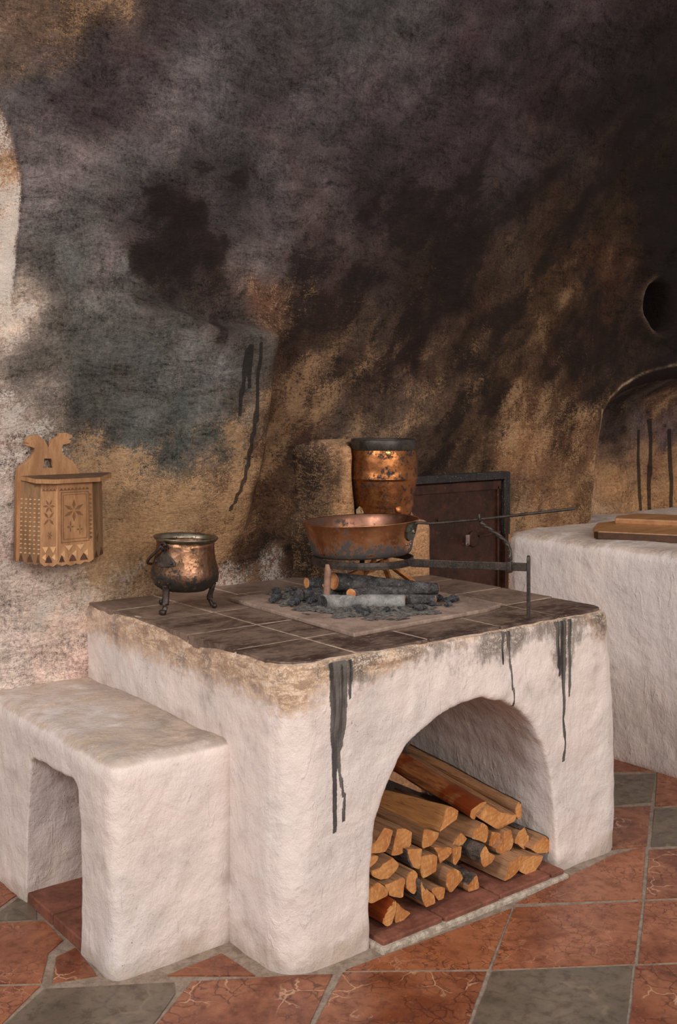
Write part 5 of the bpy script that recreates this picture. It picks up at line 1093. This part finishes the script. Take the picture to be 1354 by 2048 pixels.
for sgn in (0, math.pi):
    a = LA + sgn; bm = bmesh.new(); v1, v2 = [], []
    for t, z0 in ((-.42, .158), (-.40, .172), (-.12, .200), (-.08, .218), (.08, .218), (.12, .200), (.42, .172), (.44, .158), (.2, .152), (-.2, .150)):
        rr = float(np.interp(z0, [.142, .168, .192, .214], [.110, .103, .098, .0955]))
        v1.append(bm.verts.new(cw((math.cos(a + t) * (rr + .0045), math.sin(a + t) * (rr + .0045), z0)))); v2.append(bm.verts.new(cw((math.cos(a + t) * (rr - .005), math.sin(a + t) * (rr - .005), z0))))
    bm.faces.new(v1)
    for i in range(len(v1)): bm.faces.new((v1[i - 1], v2[i - 1], v2[i], v1[i]))
    for t in (-.3, .3):
        rr = .109; b = disc_on(cw((math.cos(a + t) * rr, math.sin(a + t) * rr, .166)), (math.cos(a + t), math.sin(a + t), 0), .005, .004, seg=10); merge(bm, b)
    # eye for the bail
    u = Vector((math.cos(a), math.sin(a), 0)); tn = Vector((-u.y, u.x, 0)); c0 = u * .108 + Vector((0, 0, .218))
    ring = [cw(c0 + tn * .011 * math.cos(k * math.pi / 8) + Vector((0, 0, .011 * math.sin(k * math.pi / 8)))) for k in range(17)]
    add_tube(bm, ring, .0042, 8)
    bmo('lug', bm, IRON, caul)
bm = bmesh.new(); pts = []
u = Vector((math.cos(LA), math.sin(LA), 0)); sd = Vector((-.31, .95, 0))
for k in range(25):
    th = math.pi * k / 24
    pts.append(cw(u * .116 * math.cos(th) + sd * .128 * math.sin(th) + Vector((0, 0, .222 - .085 * math.sin(th) ** .8))))
pts = [cw(u * .110 + Vector((0, 0, .205))), cw(u * .118 + Vector((0, 0, .214)) - sd * .006)] + pts[0:] + [cw(-u * .110 + Vector((0, 0, .205)))]
add_tube(bm, pts, .0052, 10)
bmo('bail_handle', bm, IRON, caul, True)

# ------------------------------------------------------------ carved salt box on the wall
box = thing('wooden_salt_box', 'carved wooden salt box with two animal heads, hanging on the wall at left', 'wall box', (-.11, 1.14, .98))
def flat_poly(outer, holes, depth):
    cu = bpy.data.curves.new('outline', 'CURVE'); cu.dimensions = '2D'; cu.fill_mode = 'BOTH'; cu.extrude = depth / 2; cu.bevel_depth = .0012
    for loop in [outer] + holes:
        s = cu.splines.new('POLY'); s.points.add(len(loop) - 1); s.use_cyclic_u = True
        for p, c in zip(s.points, loop): p.co = (c[0], c[1], 0, 1)
    ob = bpy.data.objects.new('outline', cu); COL.objects.link(ob)
    me = bpy.data.meshes.new_from_object(ob.evaluated_get(bpy.context.evaluated_depsgraph_get()))
    bpy.data.objects.remove(ob); bpy.data.curves.remove(cu); return me
outer = list(BOX_BACK)
x_l, x_r = outer[0][0] - .006, outer[-1][0] + .02
outer = [(x_l - .004, .985), (x_l, 1.24)] + outer[1:-1] + [(x_r, 1.25), (x_r + .02, .985)]
me = flat_poly(outer, [BOX_HOLE], .02)
me.transform(Matrix.Translation((0, 1.138, 0)) @ Matrix.Rotation(math.pi / 2, 4, 'X'))
me.materials.clear(); link('back_board', me, BOXW, box)
A, B, Cc, D, E = Vector((-.258, 1.138)), Vector((-.218, 1.05)), Vector((-.172, 1.026)), Vector((-.047, 1.032)), Vector((.036, 1.132))
FL = .012   # the box flares a little towards its foot
def P3(p, z):
    c = Vector((-.11, 1.15)); k = 1 + (1.24 - z) * .16
    q = c + (p - c) * k; q.y = min(q.y, 1.148); return Vector((q.x, q.y, z))
def panel(name, p, q, ztop, zb0, zb1, mat, notches):
    d = (q - p).normalized(); nrm = Vector((d.y, -d.x)); 
    if nrm.dot(cdir) < 0 and nrm.y > 0: nrm = -nrm
    n = 40; bm = bmesh.new(); fr, bk = [], []
    def row(off):
        r = []
        for i in range(n + 1):
            t = i / n; zb = zb0 + (zb1 - zb0) * t - .006 * math.sin(math.pi * t)
            zb += .006 * abs(((t * notches) % 1) - .5) * 2 if notches else 0
            base = p.lerp(q, t)
            col = []
            for zz in (ztop, ztop * .66 + zb * .34, ztop * .33 + zb * .67, zb):
                w = P3(base, zz); col.append(bm.verts.new((w.x + nrm.x * off, w.y + nrm.y * off, w.z)))
            r.append(col)
        return r
    f, b = row(0), row(-.011)
    for i in range(n):
        for k in range(3):
            bm.faces.new((f[i][k], f[i + 1][k], f[i + 1][k + 1], f[i][k + 1])); bm.faces.new((b[i][k], b[i][k + 1], b[i + 1][k + 1], b[i + 1][k]))
        bm.faces.new((f[i][3], f[i + 1][3], b[i + 1][3], b[i][3])); bm.faces.new((f[i][0], b[i][0], b[i + 1][0], f[i + 1][0]))
    for i in (0, n):
        for k in range(3): bm.faces.new((f[i][k], f[i][k + 1], b[i][k + 1], b[i][k]))
    o = bmo(name, bm, mat, box)
    def at(s, z, off=.0008):
        w = P3(p.lerp(q, s), z); return Vector((w.x + nrm.x * off, w.y + nrm.y * off, w.z))
    return o, at
pan_l, at_l = panel('side_panel', A, B, 1.2435, .985, .977, BOXSIDE, 3)
pan_c, at_c = panel('chamfer_panel', B, Cc, 1.2435, .977, .973, BOXW, 2)
pan_f, at_f = panel('front_panel', Cc, D, 1.2435, .972, .976, BOXW, 4)
pan_r, at_r = panel('chamfer_panel', D, E, 1.2435, .976, .986, BOXSIDE, 2)
def carve(parent, at, tris, mat, off=.0012, name='carving'):
    bm = bmesh.new()
    for t in tris:
        f = [bm.verts.new(at(s, z, off)) for s, z in t]; g = [bm.verts.new(at(s, z, -.002)) for s, z in t]
        bm.faces.new(f)
        for i in range(len(f)): bm.faces.new((f[i - 1], g[i - 1], g[i], f[i]))
    o = bmo(name, bm, mat); o.parent = parent
    o.data.transform(parent.matrix_world.inverted()); return o
bpy.context.view_layer.update()
def zig(s0, s1, z, h, n):
    out = []
    for i in range(n):
        a = s0 + (s1 - s0) * i / n; b = s0 + (s1 - s0) * (i + 1) / n
        out.append([(a, z), (b, z), ((a + b) / 2, z + h)])
    return out
def star(cs, cz, rs, rz, n=6, rot=0.0):
    out = []
    for k in range(n):
        a = rot + 2 * math.pi * k / n
        f = lambda r, d: (cs + rs * r * math.cos(a + d), cz + rz * r * math.sin(a + d))
        out.append([f(.1, 0), f(.55, .28), f(1, 0), f(.55, -.28)])
    return out
def rect(s0, s1, z0, z1, ws, wz):
    return [[(s0, z0), (s1, z0), (s1, z0 + wz), (s0, z0 + wz)], [(s0, z1 - wz), (s1, z1 - wz), (s1, z1), (s0, z1)], [(s0, z0), (s0 + ws, z0), (s0 + ws, z1), (s0, z1)], [(s1 - ws, z0), (s1, z0), (s1, z1), (s1 - ws, z1)]]
carve(pan_f, at_f, zig(.06, .9, 1.214, .008, 8) + rect(.10, .88, 1.045, 1.208, .012, .0015) + rect(.16, .82, 1.055, 1.200, .008, .001) + star(.46, 1.148, .30, .036, 6, .52) + star(.36, 1.095, .10, .018, 4) + star(.62, 1.085, .09, .018, 4)
      + [[(.9, z), (.98, z + .006), (.9, z + .012)] for z in np.arange(1.05, 1.2, .014)], CARVE)
carve(pan_f, at_f, [[(.20, 1.035), (.42, 1.035), (.31, 1.018)], [(.52, 1.035), (.74, 1.035), (.63, 1.018)], [(.08, 1.008), (.2, 1.02), (.2, .996)], [(.40, 1.006), (.52, 1.018), (.52, .994)], [(.72, 1.006), (.84, 1.018), (.84, .994)]], CARVEL)
for t in (zig(.08, .92, 1.214, .008, 4), star(.5, 1.165, .36, .024, 6), star(.5, 1.125, .40, .028, 4, .78), star(.55, 1.070, .16, .014, 6)):
    carve(pan_c, at_c, t, CARVE)
carve(pan_c, at_c, [[(.12, 1.034), (.48, 1.034), (.30, 1.014)], [(.56, 1.034), (.94, 1.034), (.76, 1.014)], [(.1, 1.0), (.34, 1.012), (.34, .99)], [(.66, 1.0), (.9, 1.012), (.9, .99)]], CARVEL)
tl = []
for i in range(5):
    for j in range(13):
        s = .12 + .19 * i; z = 1.185 - .0145 * j
        tl.append([(s, z), (s + .06, z + .004), (s + .12, z), (s + .06, z - .0015)])
carve(pan_l, at_l, tl, CARVEL)
carve(pan_r, at_r, [[(.3, 1.10), (.36, 1.12), (.42, 1.10), (.36, 1.07)], [(.3, 1.05), (.5, 1.06), (.4, 1.03)], [(.2, 1.2), (.24, 1.2), (.24, 1.0), (.2, 1.0)]], CARVE)
# scorched lower teeth
for pp, at, sp in ((pan_f, at_f, ((.05, .2), (.32, .52), (.62, .84))), (pan_c, at_c, ((.3, .7),)), (pan_l, at_l, ((.1, .3), (.45, .7), (.85, .99))), (pan_r, at_r, ((.1, .4), (.6, .95)))):
    carve(pp, at, [[(a, .983), (a + .02, .992), ((a + b) / 2, 1.008), (b - .03, .990), (b, .983)] for a, b in sp], BOXBURN, .0011, 'scorched_tooth')
carve(pan_c, at_c, [[(.955, 1.23), (.998, 1.23), (.998, .99), (.955, .99)]], CARVEL, .002, 'corner_bead')
# lid, sloping forward
bm = bmesh.new(); b1, b2 = [], []
for p in (Vector((-.256, 1.128)), Vector((-.250, 1.10)), B + Vector((-.024, -.018)), Cc + Vector((-.016, -.024)), D + Vector((.016, -.026)), E + Vector((.022, -.03)), Vector((.056, 1.128))):
    z = 1.240 + (p.y - 1.02) * .06
    b1.append(bm.verts.new((p.x, p.y, z + .014))); b2.append(bm.verts.new((p.x, p.y, z)))
f = bm.faces.new(b1); f.material_index = 1; bm.faces.new(b2[::-1])
for i in range(len(b1)): bm.faces.new((b1[i - 1], b2[i - 1], b2[i], b1[i]))
bmo('lid', bm, [BOXW, BOXDARK], box)

# ------------------------------------------------------------ firewood under the arch
def firewood(pts, y0, L, slope, barkE, label, kind):
    n0 = len(pts)
    c = Vector((sum(p[0] for p in pts) / n0, sum(p[1] for p in pts) / n0))
    pts = [c + (Vector(p) - c) * .985 for p in pts]
    ar = sum(pts[i - 1].x * pts[i].y - pts[i].x * pts[i - 1].y for i in range(n0))
    flag = [i in barkE for i in range(n0)]
    if ar < 0:
        pts = pts[::-1]; flag = [flag[(n0 - 2 - i) % n0] for i in range(n0)]
    # resample the outline
    R, E = [], []
    for i in range(n0):
        p, q = pts[i], pts[(i + 1) % n0]; m = max(2, int((q - p).length / .007))
        for k in range(m):
            t = k / m; R.append(p.lerp(q, t)); E.append(flag[i])
    N = len(R)
    Rs = [(R[i - 1] + R[i] * 4 + R[(i + 1) % N]) / 6 for i in range(N)]
    seed = random.uniform(0, 50)
    root = thing('firewood_log', label, 'log', (c.x, y0 + L / 2, min(p.y for p in Rs)), 'firewood stacked in the hearth arch')
    M = 14; lean = random.uniform(-.01, .01)
    def pos(i, k, off=0.0):
        t = k / M; p = Rs[i]
        e = Rs[(i + 1) % N] - Rs[i - 1]; nn = Vector((e.y, -e.x)).normalized()
        d = off + (.0026 * mnoise.fractal(Vector((p.x * 90 + seed, t * L * 8, p.y * 90)), 1, 2, 3) if k else 0) + .004 * t * mnoise.noise(Vector((p.x * 30 + seed, t * 3, p.y * 30)))
        q = p + nn * d
        yy = y0 + L * t + (.004 * mnoise.noise(Vector((p.x * 40, seed, p.y * 40))) if k == 0 else 0)
        return Vector((q.x + lean * t, yy, q.y + slope * L * t))
    bm = bmesh.new()
    G = [[bm.verts.new(pos(i, k)) for i in range(N)] for k in range(M + 1)]
    for k in range(M):
        for i in range(N):
            j = (i + 1) % N; bm.faces.new((G[k][i], G[k][j], G[k + 1][j], G[k + 1][i]))
    bm.faces.new(G[M])
    bmo('split_wood', bm, {'r': SPLITRED, 'p': SPLITPALE}.get(kind, SPLIT), root)
    bm = bmesh.new()
    fr = [bm.verts.new(pos(i, 0)) for i in range(N)]; bk = [bm.verts.new(pos(i, 0) + Vector((0, .004, 0))) for i in range(N)]
    f = bm.faces.new(fr)
    bmesh.ops.triangulate(bm, faces=[f])
    for i in range(N): bm.faces.new((fr[i - 1], bk[i - 1], bk[i], fr[i]))
    bmo('cut_end', bm, SPLIT if y0 > .2 else ENDW, root)
    if any(E):
        bm = bmesh.new(); idx = [i for i in range(N) if E[i] or E[i - 1]]
        o = {}; u = {}
        for k in range(M + 1):
            for i in idx:
                o[i, k] = bm.verts.new(pos(i, k, .0035 + .0015 * mnoise.noise(Vector((i * .9, k * 2.0, seed))))); u[i, k] = bm.verts.new(pos(i, k, -.002))
        for i in range(N):
            if not E[i]: continue
            j = (i + 1) % N
            for k in range(M):
                bm.faces.new((o[i, k], o[j, k], o[j, k + 1], o[i, k + 1])); bm.faces.new((u[i, k], u[i, k + 1], u[j, k + 1], u[j, k]))
                if not E[i - 1]: bm.faces.new((o[i, k], o[i, k + 1], u[i, k + 1], u[i, k]))
                if not E[j]: bm.faces.new((o[j, k], u[j, k], u[j, k + 1], o[j, k + 1]))
            bm.faces.new((o[i, 0], u[i, 0], u[j, 0], o[j, 0])); bm.faces.new((o[i, M], o[j, M], u[j, M], u[i, M]))
        bmo('bark', bm, BARK, root)
for a in FIREWOOD: firewood(*a)
